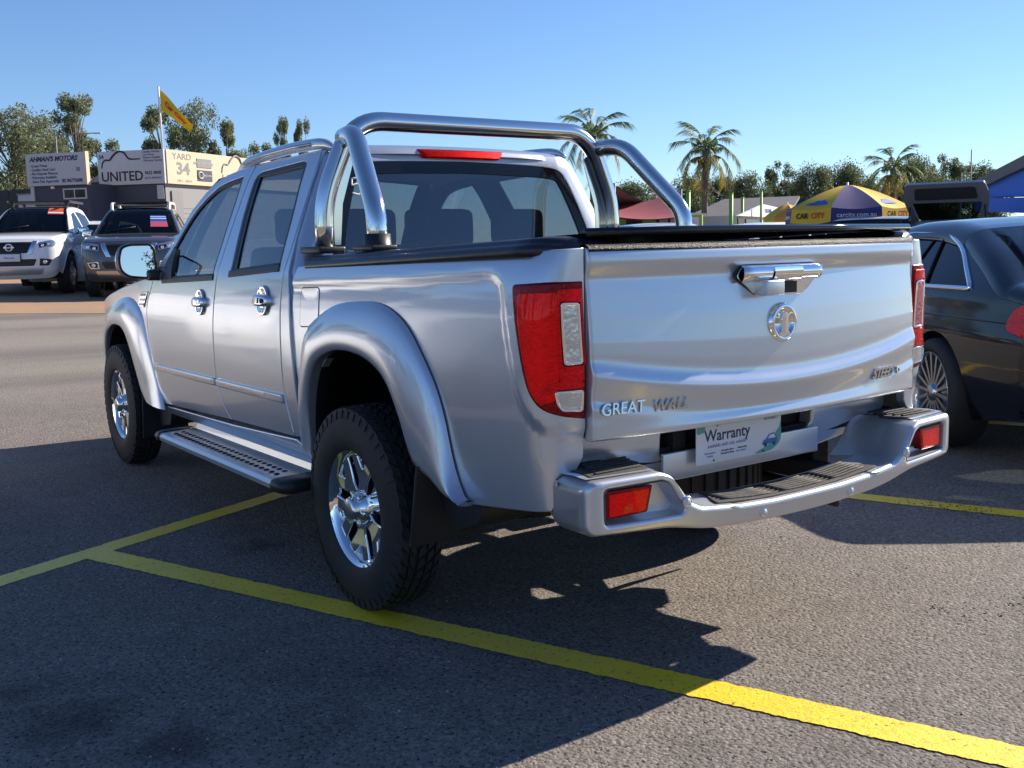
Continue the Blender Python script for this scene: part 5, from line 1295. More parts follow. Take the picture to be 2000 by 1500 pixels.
# painted bay lines
def yellow():
    m = mat('line_paint', (.95, .68, .03), .45, coat=.25, coatr=.3); nt = m.node_tree; N = nt.nodes; L = nt.links; b = N['Principled BSDF']; tc = N.new('ShaderNodeTexCoord')
    n = N.new('ShaderNodeTexNoise'); n.inputs['Scale'].default_value = 60; n.inputs['Detail'].default_value = 6; n.inputs['Roughness'].default_value = .7
    L.new(tc.outputs['Object'], n.inputs['Vector'])
    r = N.new('ShaderNodeValToRGB'); r.color_ramp.elements[0].position = .345; r.color_ramp.elements[0].color = (.07, .055, .04, 1); r.color_ramp.elements[1].position = .395; r.color_ramp.elements[1].color = (1.0, .70, .03, 1)
    L.new(n.outputs[0], r.inputs[0])
    v = N.new('ShaderNodeTexVoronoi'); v.feature = 'DISTANCE_TO_EDGE'; v.inputs['Scale'].default_value = 13; L.new(tc.outputs['Object'], v.inputs['Vector'])
    n4 = N.new('ShaderNodeTexNoise'); n4.inputs['Scale'].default_value = 22; n4.inputs['Detail'].default_value = 4; L.new(tc.outputs['Object'], n4.inputs['Vector'])
    va = N.new('ShaderNodeVectorMath'); va.operation = 'MULTIPLY_ADD'; va.inputs[1].default_value = (.10, .10, .10); L.new(n4.outputs['Color'], va.inputs[0]); L.new(tc.outputs['Object'], va.inputs[2]); L.new(va.outputs[0], v.inputs['Vector'])
    vr = N.new('ShaderNodeMapRange'); vr.inputs[1].default_value = .002; vr.inputs[2].default_value = .014; vr.inputs[3].default_value = .55; vr.inputs[4].default_value = 1; L.new(v.outputs[0], vr.inputs[0])
    n2 = N.new('ShaderNodeTexNoise'); n2.inputs['Scale'].default_value = 3; n2.inputs['Detail'].default_value = 4; L.new(tc.outputs['Object'], n2.inputs['Vector'])
    r2 = N.new('ShaderNodeMapRange'); r2.inputs[3].default_value = .78; r2.inputs[4].default_value = 1.15; L.new(n2.outputs[0], r2.inputs[0])
    x = N.new('ShaderNodeMix'); x.data_type = 'RGBA'; x.blend_type = 'MULTIPLY'; x.inputs[0].default_value = 1; L.new(r.outputs[0], x.inputs[6]); L.new(r2.outputs[0], x.inputs[7])
    y = N.new('ShaderNodeMix'); y.data_type = 'RGBA'; y.blend_type = 'MULTIPLY'; y.inputs[0].default_value = .75; L.new(x.outputs[2], y.inputs[6]); L.new(vr.outputs[0], y.inputs[7])
    L.new(y.outputs[2], b.inputs['Base Color'])
    bp = N.new('ShaderNodeBump'); bp.inputs['Strength'].default_value = .8; bp.inputs['Distance'].default_value = .006
    s = N.new('ShaderNodeMath'); s.operation = 'MULTIPLY_ADD'; s.inputs[1].default_value = .5; L.new(vr.outputs[0], s.inputs[0]); L.new(n.outputs[0], s.inputs[2])
    L.new(s.outputs[0], bp.inputs['Height']); L.new(bp.outputs[0], b.inputs['Normal'])
yellow()
def paint_line(a, b, wd, dz=.004):
    a = Vector((*a, 0)); b = Vector((*b, 0)); d = (b-a); Lh = d.length; d.normalize(); nrm = Vector((-d.y, d.x, 0)); n = int(Lh/.007)
    V = []; rnd = random.Random(int(Lh*1000)); e = [0, 0]
    for i in range(n+1):
        row = []
        for k, sg in enumerate((-1, 1)):
            e[k] = e[k]*.55+rnd.uniform(-.0030, .0030)
            p = a+d*(Lh*i/n)+nrm*(sg*(wd/2)+e[k]+.0015*math.sin(i*.013+k*2)); V.append((p.x, p.y, ground_z(p.x, p.y)+dz))
    F = [(2*i, 2*i+1, 2*i+3, 2*i+2) for i in range(n)]
    o = link('bay_line', rawmesh('bay_line', V, F, False), MT['line_paint']); o['kind'] = 'structure'; return o
B0 = Vector((-1.50, 1.33)); Bd = Vector((.3975, -.9176)); Ad = Vector((.9157, .402))
def bl(p, d, t0, t1, dz=.004, wd=.128): paint_line(tuple(p+d*t0), tuple(p+d*t1), wd, dz)
bl(B0, Ad, -3.2, 5.2, .002, .120)
bl(B0, Bd, .0, 5.6, .0032)
Cc = Vector((1.83, -.20)); bl(Cc, Bd, -1.2, 5.0, .0032)
bl(B0-Ad*2.44, Bd, 0, 5.6, .0032)
bl(B0+Ad*4.9, Bd, 0, 5.6, .0032)

# leaf litter on the bay line and on the open asphalt
mat('litter', (.16, .085, .035), .9, var=.5, vscale=30)
lt = MB(); rnd = random.Random(5)
for (cx, cy, sx, sy, nn) in ((1.98, -.60, .10, .13, 260), (.98, -1.50, .16, .10, 120), (.72, -1.33, .05, .05, 25)):
    for k in range(nn):
        x = cx+rnd.gauss(0, sx); y = cy+rnd.gauss(0, sy); q = rnd.uniform(.003, .009); a = rnd.uniform(0, 6.3); z = .008
        V = [(x+q*math.cos(a), y+q*math.sin(a), z), (x-q*.4*math.sin(a), y+q*.4*math.cos(a), z+q*.5), (x-q*math.cos(a), y-q*math.sin(a), z+q*.2), (x+q*.4*math.sin(a), y-q*.4*math.cos(a), z)]
        lt.add(V, [(0, 1, 2, 3)])
tag(lt.build('leaf_litter', MT['litter']), 'brown leaf crumbs scattered on the asphalt', 'litter', kind='stuff')
mat('grit', (.42, .38, .34), .8)
gt = MB(); rnd = random.Random(9)
for k in range(900):
    D = rnd.uniform(1.9, 6.5); px = rnd.uniform(-100, 2100); d = at(px, 1100, 1)-CP; d.z = 0; d.normalize(); x = CP.x+d.x*D; y = CP.y+d.y*D; q = rnd.uniform(.0015, .0042)*(1.6 if rnd.random() < .06 else 1); a = rnd.uniform(0, 6)
    V = [(x+q*math.cos(a+i*2.1), y+q*math.sin(a+i*2.1), .001) for i in range(3)]+[(x+q*.2, y, .001+q*1.1)]
    gt.add(V, [(0, 1, 3), (1, 2, 3), (2, 0, 3)])
tag(gt.build('grit', MT['grit']), 'pale grit lying loose on the asphalt', 'grit', kind='stuff')
# ------------------------------------------------------------------ trees
def leaf_mat(name, c1, c2, tr=.35):
    m = bpy.data.materials.new(name); m.use_nodes = True; nt = m.node_tree; N = nt.nodes; L = nt.links; N.clear()
    o = N.new('ShaderNodeOutputMaterial'); mx = N.new('ShaderNodeMixShader'); d = N.new('ShaderNodeBsdfPrincipled'); t = N.new('ShaderNodeBsdfTranslucent')
    g = N.new('ShaderNodeNewGeometry'); r = N.new('ShaderNodeValToRGB'); r.color_ramp.elements[0].color = (*c1, 1); r.color_ramp.elements[1].color = (*c2, 1)
    L.new(g.outputs['Random Per Island'], r.inputs[0]); L.new(r.outputs[0], d.inputs['Base Color']); L.new(r.outputs[0], t.inputs[0]); d.inputs['Roughness'].default_value = .55
    mx.inputs[0].default_value = tr; L.new(d.outputs[0], mx.inputs[1]); L.new(t.outputs[0], mx.inputs[2]); L.new(mx.outputs[0], o.inputs[0]); MT[name] = m
leaf_mat('gum_leaf', (.10, .125, .055), (.26, .275, .145), .42); leaf_mat('dark_leaf', (.065, .09, .038), (.18, .205, .09), .4); leaf_mat('palm_leaf', (.075, .12, .035), (.19, .24, .075), .4)
leaf_mat('palm_yellow', (.22, .17, .03), (.40, .30, .06)); leaf_mat('palm_dead', (.16, .10, .05), (.32, .22, .12))
mat('bark', (.20, .165, .13), .9, bump=.5, bscale=12, var=.35, vscale=5)
mat('palm_bark', (.17, .14, .11), .9, bump=.6, bscale=18, var=.3, vscale=6)
def make_tree(seed, H, Rc, base, nclump, nleaf, lm, spread_=1.0, ls=.17):
    """tapered trunk and limbs; leaf clumps round the limb ends. returns (trunk mesh, crown mesh)"""
    rn = random.Random(seed); tr = MB(); lv = []; lf = []
    top = Vector((rn.uniform(-.3, .3), rn.uniform(-.3, .3), H*.80)); path = [Vector((0, 0, -.3)), Vector((rn.uniform(-.15, .15), rn.uniform(-.15, .15), H*.3)), Vector((top.x*.6, top.y*.6, H*.58)), top]
    pp = [Vector(p) for p in cr([tuple(p) for p in path], 4)]; tr.tube(pp, [.02*H*(1-.85*i/len(pp)) for i in range(len(pp))], 8)
    cl = []
    for k in range(nclump):
        t = rn.uniform(base, 1.02); a = rn.uniform(0, 2*PI)
        env = math.sin(PI*min(1, max(.08, (t-base)/(1.10-base))))**.6
        r_ = Rc*env*rn.uniform(.35, 1.0); c = Vector((r_*math.cos(a), r_*math.sin(a), H*t*.97)); i = min(len(pp)-1, int(len(pp)*max(.25, t*.78))); st = pp[i]
        mid = st.lerp(c, .5)+Vector((0, 0, .12*r_)); tr.tube([st, mid, c], [.007*H*.6, .004*H, .002*H], 5, caps=False); cl.append((c, rn.uniform(.28, .62)*Rc*.55*spread_))
    for c, r_ in cl:
        n = int(nleaf*(r_/(Rc*.3))**2)
        for q in range(n):
            d = Vector((rn.gauss(0, 1), rn.gauss(0, 1), rn.gauss(0, .75))); d = d.normalized()*(r_*rn.random()**.45); d.z -= .15*abs(rn.gauss(0, r_))
            p = c+d; u = Vector((rn.gauss(0, 1), rn.gauss(0, 1), rn.gauss(-.5, .8))).normalized(); v = u.orthogonal().normalized(); v = (v*math.cos(6.28*rn.random())+u.cross(v)*math.sin(6.28*rn.random())).normalized()
            s = ls*rn.uniform(.6, 1.4); w_ = s*rn.uniform(.32, .5); b = len(lv)
            lv += [p-u*s*.5, p+v*w_*.5, p+u*s*.5, p-v*w_*.5]; lf.append((b, b+1, b+2, b+3))
    to = tr.build('trunk', MT['bark']); tm = to.data; bpy.data.objects.remove(to)
    cm = rawmesh('crown', lv, lf, False); cm.materials.append(MT[lm]); return tm, cm
TV = dict(
    gumA=make_tree(11, 10, 2.0, .45, 39, 310, 'gum_leaf', 1.15, .21), gumB=make_tree(12, 9.5, 2.7, .30, 57, 256, 'gum_leaf', 1.15, .21), gumC=make_tree(13, 9, 1.6, .42, 30, 310, 'gum_leaf', 1.15, .21),
    dkA=make_tree(21, 7, 2.7, .12, 69, 289, 'dark_leaf', 1.15, .22), dkB=make_tree(22, 7, 3.3, .15, 81, 255, 'dark_leaf', 1.1, .22), dkC=make_tree(23, 8, 2.2, .34, 39, 340, 'dark_leaf', 1.05, .21))
def tree(name, var, x, y, s, rz, label, group, sx=1.0):
    t = empty(name, (x, y, ground_z(x, y)), rz, label, 'tree', group); t.scale = (s*sx, s*sx, s)
    link('trunk', TV[var][0], None, t); link('crown', TV[var][1], None, t); return t
def tree_px(name, var, px, ytop, D, label, group, H0, sx=1.0, rz=None):
    p = at(px, ytop, D); z0 = ground_z(p.x, p.y); return tree(name, var, p.x, p.y, (p.z-z0)/(H0*1.03), rz if rz is not None else random.uniform(0, 6), label, group, sx)
GL = 'gum trees behind the yard offices'
tree_px('gum_tree', 'gumB', 18, 203, 50, 'broad gum tree at the left edge, behind the fence', GL, 9.5, 1.0, 1.0)
tree_px('gum_tree', 'gumB', 70, 222, 57, 'leafy gum tree rising behind the blue grey price sign', GL, 9.5, .85, 3.0)
tree_px('gum_tree', 'gumA', 140, 182, 60, 'tall gum tree with a round top, right of the price sign', GL, 10, .80, 2.0)
tree_px('gum_tree', 'gumC', 197, 266, 62, 'short gum tree peeking over the yellow shed roof', GL, 9, 1.0, 4.0)
tree_px('gum_tree', 'gumC', 310, 200, 58, 'gum tree directly behind the flagpole', GL, 9, .85, 5.0)
tree_px('gum_tree', 'gumB', 375, 193, 60, 'full gum tree behind the yellow flag', GL, 9.5, .66, .4)
tree_px('gum_tree', 'gumC', 437, 230, 60, 'slim gum tree behind the right end of the sunlit sign', GL, 9, .80, 2.2)
tree_px('gum_tree', 'gumA', 548, 228, 66, 'twin topped gum tree above the pickup bonnet line, left one', GL, 10, .40, 1.2)
tree_px('gum_tree', 'gumC', 588, 227, 66, 'small gum tree just left of the pickup cab roof', GL, 9, .40, 3.2)
tree_px('gum_tree', 'gumC', 512, 275, 64, 'low gum tree crown showing over the pickup roof rail', GL, 9, .80, .2)
tree_px('gum_tree', 'gumB', 470, 292, 70, 'low gum crown beside the pickup end of the sunlit sign', GL, 9.5, .7, .2)
GR = 'trees along the far boundary'
for k, (px, yt, var, sx, lab) in enumerate([
        (1243, 356, 'dkB', 1.1, 'round bush tree above the grey shade sail'), (1338, 338, 'dkA', .8, 'dark tree left of the middle palm'), (1405, 345, 'dkB', .8, 'dark tree behind the middle palm trunk'),
        (1466, 330, 'dkA', .62, 'dark dense tree right of the middle palm'), (1527, 309, 'dkC', .72, 'taller airy tree with a pale round crown, left of the umbrella'), (1500, 366, 'dkA', .7, 'low dark tree above the white gabled office'),
        (1588, 324, 'dkB', .62, 'dark tree above the left side of the umbrella'), (1648, 320, 'dkB', .66, 'dark rounded tree directly above the umbrella'), (1705, 338, 'dkA', .7, 'dark tree just left of the yellowing palm'),
        (1795, 308, 'dkB', .60, 'feathery tree right of the yellowing palm'), (1860, 297, 'dkC', .85, 'tallest airy tree above the open tailgate'), (1905, 312, 'dkA', .72, 'green tree left of the grey canopy roof'), (1950, 318, 'dkC', .9, 'tree behind the grey canopy roof'),
        (1560, 352, 'dkA', .8, 'low dark tree filling the gap left of the umbrella'), (1750, 352, 'dkA', .9, 'low tree behind the yellowing palm'), (1835, 345, 'dkA', .9, 'low bushy tree above the wagon roof')]):
    tree_px('boundary_tree', var, px, yt, 66+3*(k % 3), lab, GR, 8 if var == 'dkC' else 7, sx, k*1.3)
# trees and hedge beyond the frame that the paint and glass mirror
rn = random.Random(3)
for k in range(16):
    a = R(100+k*11.5); d = rn.uniform(38, 60); x = -2+d*math.cos(a); y = -2+d*math.sin(a)*1.0
    tree('street_tree', rn.choice(['dkA', 'dkB', 'gumB', 'gumA']), x, y, rn.uniform(.7, 1.1), rn.uniform(0, 6), ['tall', 'broad', 'bushy', 'slim'][k % 4]+' leafy tree outside the frame, number '+['one', 'two', 'three', 'four'][k//4]+' of its kind round the camera', 'trees outside the frame')

def frond_mesh(seed, L, droop, m, dense=38, lw=.32):
    rn = random.Random(seed); b = MB(); P = []
    for i in range(11):
        t = i/10; P.append(Vector((L*(t-.18*droop*t*t), 0, L*(.55*t-droop*.95*t*t))))
    b.tube(P, [.022*(1-.85*i/10)+.003 for i in range(11)], 4, caps=False)
    for i in range(dense):
        t = .12+.88*i/dense; k = t*10; j = min(9, int(k)); p = P[j].lerp(P[j+1], k-j); tg = (P[j+1]-P[j]).normalized()
        for sg in (-1, 1):
            ln = lw*L*(math.sin(PI*min(1, .15+.85*(1-abs(t-.45))))**.8)*rn.uniform(.8, 1.1)
            d = (tg*.55+Vector((0, sg*.75, -.15-.75*rn.random()))).normalized(); e = p+d*ln+Vector((0, 0, -ln*.35)); mid = p+d*ln*.5
            w_ = .030*L/2.2+.010; s_ = tg*w_
            b.add([p-s_*.5, p+s_*.5, mid+s_*.6, e, mid-s_*.6], [(0, 1, 2, 4), (4, 2, 3)])
    o = b.build('frond', MT[m]); me = o.data; bpy.data.objects.remove(o); return me
FM = dict(g1=frond_mesh(1, 2.1, .55, 'palm_leaf'), g2=frond_mesh(2, 2.2, .85, 'palm_leaf'), y1=frond_mesh(3, 2.1, .95, 'palm_yellow'), d1=frond_mesh(4, 1.9, 1.5, 'palm_dead', 20, .2))
def palm(px, ycrown, D, label, k, seed, yel=0, skirt=6, green=15):
    p = at(px, ycrown, D); z0 = ground_z(p.x, p.y); root = empty('palm_tree', (p.x, p.y, z0), seed, label, 'palm tree', 'palms beyond the car rows'); h = p.z-z0; rn = random.Random(seed)
    t = MB(); t.tube([(0, 0, -.2), (.03, .02, h*.5), (0, 0, h*.94), (0, 0, h+.1)], [.19, .14, .13, .17], 10); t.build('trunk', MT['palm_bark'], root)
    for i in range(green+yel+skirt):
        a = i*2.399; 
        if i < green: me = FM['g1'] if i < green*.55 else FM['g2']; tilt = R(-52+75*i/green)
        elif i < green+yel: me = FM['y1']; tilt = R(20+rn.uniform(-8, 12))
        else: me = FM['d1']; tilt = R(48+rn.uniform(-6, 16))
        o = link('frond', me, None, root); o.location = (0, 0, h+.05-(.25 if i >= green else 0)); o.rotation_euler = (rn.uniform(-.2, .2), tilt, a); s = k*rn.uniform(.85, 1.1); o.scale = (s, s, s)
palm(1158, 272, 46, 'tall palm seen through the right brace of the sports bar', .92, 1, 2, 3, 15)
palm(1378, 297, 46, 'palm with a thick skirt of dead brown fronds, in the middle', .82, 2, 6, 16, 16)
palm(1745, 334, 50, 'yellowing palm above the open tailgate', .74, 5, 10, 6, 14)

# ------------------------------------------------------------------ yard offices on the left
mat('sign_shaded', (.47, .49, .53), .5, var=.05); mat('sign_sunlit', (.66, .52, .37), .5, var=.05); mat('navy_wall', (.045, .055, .085), .6, bump=.05, bscale=30); mat('yellow_wall', (.62, .47, .13), .8, var=.1)  # bluish shade and warm sun are put into the two sign colours
mat('grey_wall', (.26, .26, .27), .7); mat('sign_grey', (.22, .22, .23), .6); mat('roof_tin', (.42, .33, .27), .6); mat('dark_fence', (.02, .022, .026), .7)
mat('pale_wall', (.55, .52, .48), .8, var=.08); mat('lime', (.30, .50, .03), .6); mat('green_post', (.20, .42, .05), .5); mat('maroon', (.30, .045, .06), .8, var=.2, vscale=2); mat('sail_grey', (.17, .16, .17), .85, var=.15, vscale=1)
mat('brown_wall', (.33, .20, .13), .85, var=.15); mat('shop_dark', (.035, .03, .03), .7); mat('orange', (.65, .18, .03), .7); mat('cream', (.62, .48, .34), .8)
class Face:
    """a wall face from ground point A to B (left to right as seen from outside); n points out"""
    def __init__(s, A, B):
        s.A = Vector((A[0], A[1], 0)); s.d = Vector((B[0]-A[0], B[1]-A[1], 0)); s.L = s.d.length; s.d.normalize(); s.n = Vector((s.d.y, -s.d.x, 0))
    def __call__(s, u, z, w): p = s.A+s.d*u+s.n*w; return (p.x, p.y, z)
def board(name, F, u0, u1, z0, z1, w0, w1, m, parent):
    b = MB(); b.prism([(u0, z0), (u1, z0), (u1, z1), (u0, z1)], F, w0, w1); return b.build(name, MT[m], parent)
def ftext(F, txt, u, z, size, m, parent, w, name='lettering', **k):
    return text(name, txt, size, MT[m], parent, F(u, z, w), F.d, (0, 0, 1), extrude=.004, **k)
def gp(px, D): p = at(px, 330 if px < 500 else 450, D); return (p.x, p.y)
def hz(py, px, D): return at(px, py, D).z
# office with the bullet point sign
A = gp(57, 37.6); Bq = gp(172, 37.0); F = Face(A, Bq); zt = hz(300, 115, 37.3); zb_ = hz(362, 115, 37.3); g0 = ground_z(*A)-.2
of1 = empty('yard_office', (A[0], A[1], g0), 0, 'navy yard office with a bullet point used car sign on its roof', 'building')
def boardL(name, F, u0, u1, z0, z1, w0, w1, m, root): o = board(name, F, u0, u1, z0, z1, w0, w1, m, None); o.parent = root; o.location = (-root.location.x, -root.location.y, -root.location.z); return o
def txtL(F, root, *a, **k): o = ftext(F, *a[:4], a[4], None, a[5], **k); o.parent = root; return o
board_ = board
class Bld:
    def __init__(s, root): s.root = root; s.inv = Matrix.Translation(-root.location)
    def add(s, o, parent=None):
        o.data.transform(s.inv); o.parent = parent or s.root; return o
    def box(s, name, F, u0, u1, z0, z1, w0, w1, m, parent=None): return s.add(board(name, F, u0, u1, z0, z1, w0, w1, m, None), parent)
    def txt(s, F, t, u, z, size, m, w, parent=None, **k): return s.add(ftext(F, t, u, z, size, m, None, w, **k), parent)
b1 = Bld(of1); L1 = F.L
b1.box('wall', F, .03, L1-.02, g0, zb_+.05, -3.0, 0, 'navy_wall')
s1 = b1.box('sign_board', F, 0, L1, zb_, zt, .02, .16, 'sign_shaded')
b1.box('sunlit_edge', F, L1+.002, L1+.05, zb_-.02, zt+.02, -.02, .17, 'cream', s1)  # cream strip painted for the board's side that catches the sun
b1.box('corner_post', F, .03, .17, g0, zb_-.005, .003, .06, 'sign_shaded')
hh = zt-zb_
b1.txt(F, "AHMAN'S MOTORS", L1*.47, zb_+hh*.82, .235, 'ink', .162, s1, bold=.010, shear=.3)
for k, t in enumerate(('- Great Prices', '- Quality Used Cars', '- No Deposit Finance', '- Warranty Available', '- Same Day Approvals')):
    b1.txt(F, t, L1*.06, zb_+hh*(.62-.122*k), .135, 'ink', .162, s1, bold=.002, align='LEFT')
b1.txt(F, '02 96772688', L1*.77, zb_+hh*.13, .165, 'ink', .162, s1, bold=.007)
b1.txt(F, '35', L1*.88, zb_+hh*.47, .18, 'ink', .162, s1, bold=.004)
wz0, wz1 = hz(389, 140, 37.3), hz(368, 140, 37.3)
wf = b1.box('window_frame', F, L1*.56, L1*.955, wz0, wz1, .003, .05, 'sign_shaded')
for (a, b) in ((.585, .745), (.765, .935)): b1.box('pane', F, L1*a, L1*b, wz0+.05, wz1-.05, .04, .055, 'black_gloss', wf)
b1.box('lamp', F, L1*.37, L1*.41, zb_-.12, zb_-.03, .0, .08, 'white')
# small yellow shed between the two offices
A = gp(173, 40.5); Bq = gp(206, 40.0); F = Face(A, Bq); ys = empty('yellow_shed', (A[0], A[1], ground_z(*A)-.2), 0, 'yellow walled shed with a ribbed tan roof between the two offices', 'building'); b2 = Bld(ys)
b2.box('wall', F, .05, F.L, ground_z(*A)-.2, hz(356, 188, 40), -2.5, 0, 'yellow_wall')
ro = MB(); ro.prism([(-.02, 0), (F.L, 0), (F.L, 1), (-.02, 1)], lambda u, v, w: F(u, hz(355, 188, 40)+v*(hz(315, 188, 40)-hz(355, 188, 40))+w, .08-v*1.4), -.04, .02); ro = b2.add(ro.build('roof', MT['roof_tin'])); b2.box('ridge', F, -.02, F.L, hz(318, 188, 40), hz(310, 188, 40), -1.5, -1.3, 'cream', ro)
for k in range(7):
    q = MB(); z0_, z1_ = hz(355, 188, 40), hz(315, 188, 40); u = F.L*(k+.5)/7; q.tube([F(u, z0_+.03, .08), F(u, z1_+.03, -1.32)], .025, 6); b2.add(q.build('roof_rib', MT['roof_tin']), ro)
b2.box('gutter', F, -.02, F.L, hz(359, 188, 40), hz(355, 188, 40), .0, .10, 'dark')
# corner office with UNITED / YARD 34
P0 = gp(320, 38.0); PL = gp(196, 38.6); PR0 = Vector(gp(482, 42.7)); dR = (PR0-Vector(P0)); PR = Vector(P0)+dR*1.75
FL = Face(PL, P0); FR = Face(P0, tuple(PR)); zt = hz(292, 320, 38.0); zb_ = hz(358, 320, 38.0); g0 = ground_z(*P0)-.2
un_ = empty('corner_office', (P0[0], P0[1], g0), 0, 'corner yard office with one sign coloured as shaded and one as sunlit', 'building'); b3 = Bld(un_)
b3.box('wall', FL, .02, FL.L-.02, g0, zb_+.1, -4, 0, 'navy_wall')
wr = b3.box('side_wall', FR, .02, FR.L, g0, zb_+.1, -3, -.003, 'grey_wall')
for k in range(11):
    z = g0+.5+k*.19
    if z < zb_-.05: b3.box('cladding_board', FR, .03, FR.L-.05, z, z+.178, 0, .018, 'grey_wall', wr)
sL = b3.box('sign_board', FL, 0, FL.L+.1, zb_, zt, .02, .14, 'sign_shaded'); sR = b3.box('sign_board', FR, .02, FR.L, zb_, zt, .02, .14, 'sign_sunlit')
hh = zt-zb_; Lq = FL.L
b3.txt(FL, 'UNITED', Lq*.375, zb_+hh*.235, .50, 'dark', .142, sL, bold=.008, sx=1.0)
def outline(F, c, s, parent, m, r=.022):
    P = cr([(0, 0), (.04, .14), (.12, .20), (.24, .20), (.34, .30), (.50, .40), (.66, .36), (.76, .23), (.88, .20), (1.10, .20)], 6)
    q = MB(); q.tube([F(c[0]+x*s, c[1]+z*s, .15) for x, z in P], [r*(.6+.6*math.sin(PI*i/len(P))) for i in range(len(P))], 6); b3.add(q.build('car_outline', MT[m]), parent)
outline(FL, (Lq*.06, zb_+hh*.50), Lq*.56, sL, 'dark', .030)
b3.txt(FL, '34', Lq*.06, zt-hh*.17, .22, 'dark', .142, sL, bold=.004)
for k, t in enumerate(('Quality Vehicles', 'Low Prices', 'Finance Available', 'Warranty Options')): b3.txt(FL, '\u2713 '+t if False else '- '+t, Lq*.70, zt-hh*(.06+.085*k), .105, 'dark', .142, sL, align='LEFT')
b3.txt(FL, '9625 8808', Lq*.86, zb_+hh*.32, .16, 'dark', .142, sL, bold=.003); b3.txt(FL, 'AUTO FINANCE', Lq*.86, zb_+hh*.17, .10, 'dark', .142, sL)
u = lambda px: FR.L/1.75*((px-320)/162)*.96
b3.txt(FR, 'YARD', u(349), zt-hh*.18, .32, 'sign_grey', .142, sR, bold=.004, sx=1.3)
b3.txt(FR, '34', u(350), zb_+hh*.45, .62, 'sign_grey', .142, sR, bold=.020, sx=1.25); b3.txt(FR, 'MD1 - 36541', u(352), zb_+hh*.10, .12, 'sign_grey', .142, sR, sx=1.3)
q = b3.box('finance_panel', FR, u(377), u(406), zt-hh*.45, zt-hh*.18, .14, .16, 'sign_grey', sR); b3.txt(FR, 'FINANCE NOW', u(391), zt-hh*.32, .13, 'sign_shaded', .162, sR, sx=1.3)
q = b3.box('finance_panel', FR, u(377), u(406), zt-hh*.86, zt-hh*.53, .14, .16, 'navy_wall', sR); b3.txt(FR, 'National', u(396), zt-hh*.68, .15, 'sign_shaded', .162, sR, sx=1.3)
rg = MB(); rg.tube([FR(u(383)+.12*math.cos(a)*1.2, zt-hh*.69+.12*math.sin(a), .165) for a in np.linspace(0, 2*PI, 17)[:-1]], .03, 6, closed=True); b3.add(rg.build('ring_mark', MT['sign_shaded']), sR)
outline(FR, (u(427), zb_+hh*.45), FR.L*.20, sR, 'sign_grey', .035); b3.txt(FR, 'UNITED', u(427)+FR.L*.14, zb_+hh*.24, .55, 'sign_grey', .142, sR, bold=.008, sx=1.3)
b3.box('poster', FL, Lq*.88, Lq*.985, hz(388, 310, 38), hz(361, 310, 38), .003, .03, 'sign_shaded')
b3.box('door', FR, u(330), u(350), g0, hz(372, 340, 38.4), .019, .05, 'sign_grey')
# flag on the corner
mat('flag_yellow', (.80, .52, .005), .7)
fp = Vector(P0); zf = hz(175, 318, 38); zr_ = zt
fl_ = empty('flagpole', (fp.x, fp.y, zr_-.3), 0, 'white pole with a drooping yellow flag on the corner office', 'flagpole')
q = MB(); q.tube([(0, 0, 0), (0, 0, zf-zr_+.35)], .035, 8); q.build('pole', MT['white'], fl_)
cr_ = Vector((CR.x, CR.y, 0)).normalized()
def fpt(u_, v): # u 0..1 along, v 0..1 down the hoist
    k = 1978/38; top = Vector((0, 0, zf-zr_+.30)); x = u_*(62-8*v)/k; z = -(u_**1.05*72+v*(44-31*u_**.7))/k
    wv = .10*math.sin(u_*7+v*2); return top+cr_*x+Vector((0, 0, z))+Vector((CF.x, CF.y, 0))*wv
rows = [[fpt(a, v) for v in np.linspace(0, 1, 8)] for a in np.linspace(.02, 1, 18)]
fg = grid_mesh('flag', rows, MT['flag_yellow'], fl_)
me = text_mesh('Car City', .30, extrude=0, bold=.012); 
for v in me.vertices:
    a = .50+v.co.x/1.55; vv = .50-v.co.y*1.35; p = fpt(a, vv); v.co = p-Vector((CF.x, CF.y, 0))*.03
me.materials.clear(); link('flag_lettering', me, MT['red_sticker'], fg)
# dark fence at the far left
A = gp(-60, 44); Bq = gp(64, 42); F = Face(A, Bq); fe = empty('yard_fence', (A[0], A[1], 0), 0, 'dark panel fence at the far left behind the white ute', 'fence'); b4 = Bld(fe)
npan = 5
for k in range(npan): b4.box('fence_panel', F, F.L*k/npan+.02, F.L*(k+1)/npan-.02, ground_z(*A)-.2, hz(372, 20, 43), 0, .05, 'dark_fence')
for k in range(npan+1): b4.box('fence_post', F, F.L*k/npan-.03, F.L*k/npan+.03, ground_z(*A)-.2, hz(370, 20, 43), -.06, .06, 'dark_fence')
A = gp(30, 40.5); Bq = gp(66, 40); F = Face(A, Bq); cb2 = empty('meter_cabinet', (A[0], A[1], 0), 0, 'pale grey cabinet against the dark fence', 'cabinet'); b5 = Bld(cb2); b5.box('case', F, 0, F.L, ground_z(*A)-.1, hz(379, 45, 40), -.5, 0, 'sign_shaded'); b5.box('cabinet_lid', F, -.04, F.L+.04, hz(379, 45, 40)+.003, hz(377, 45, 40), -.55, .05, 'sign_grey')

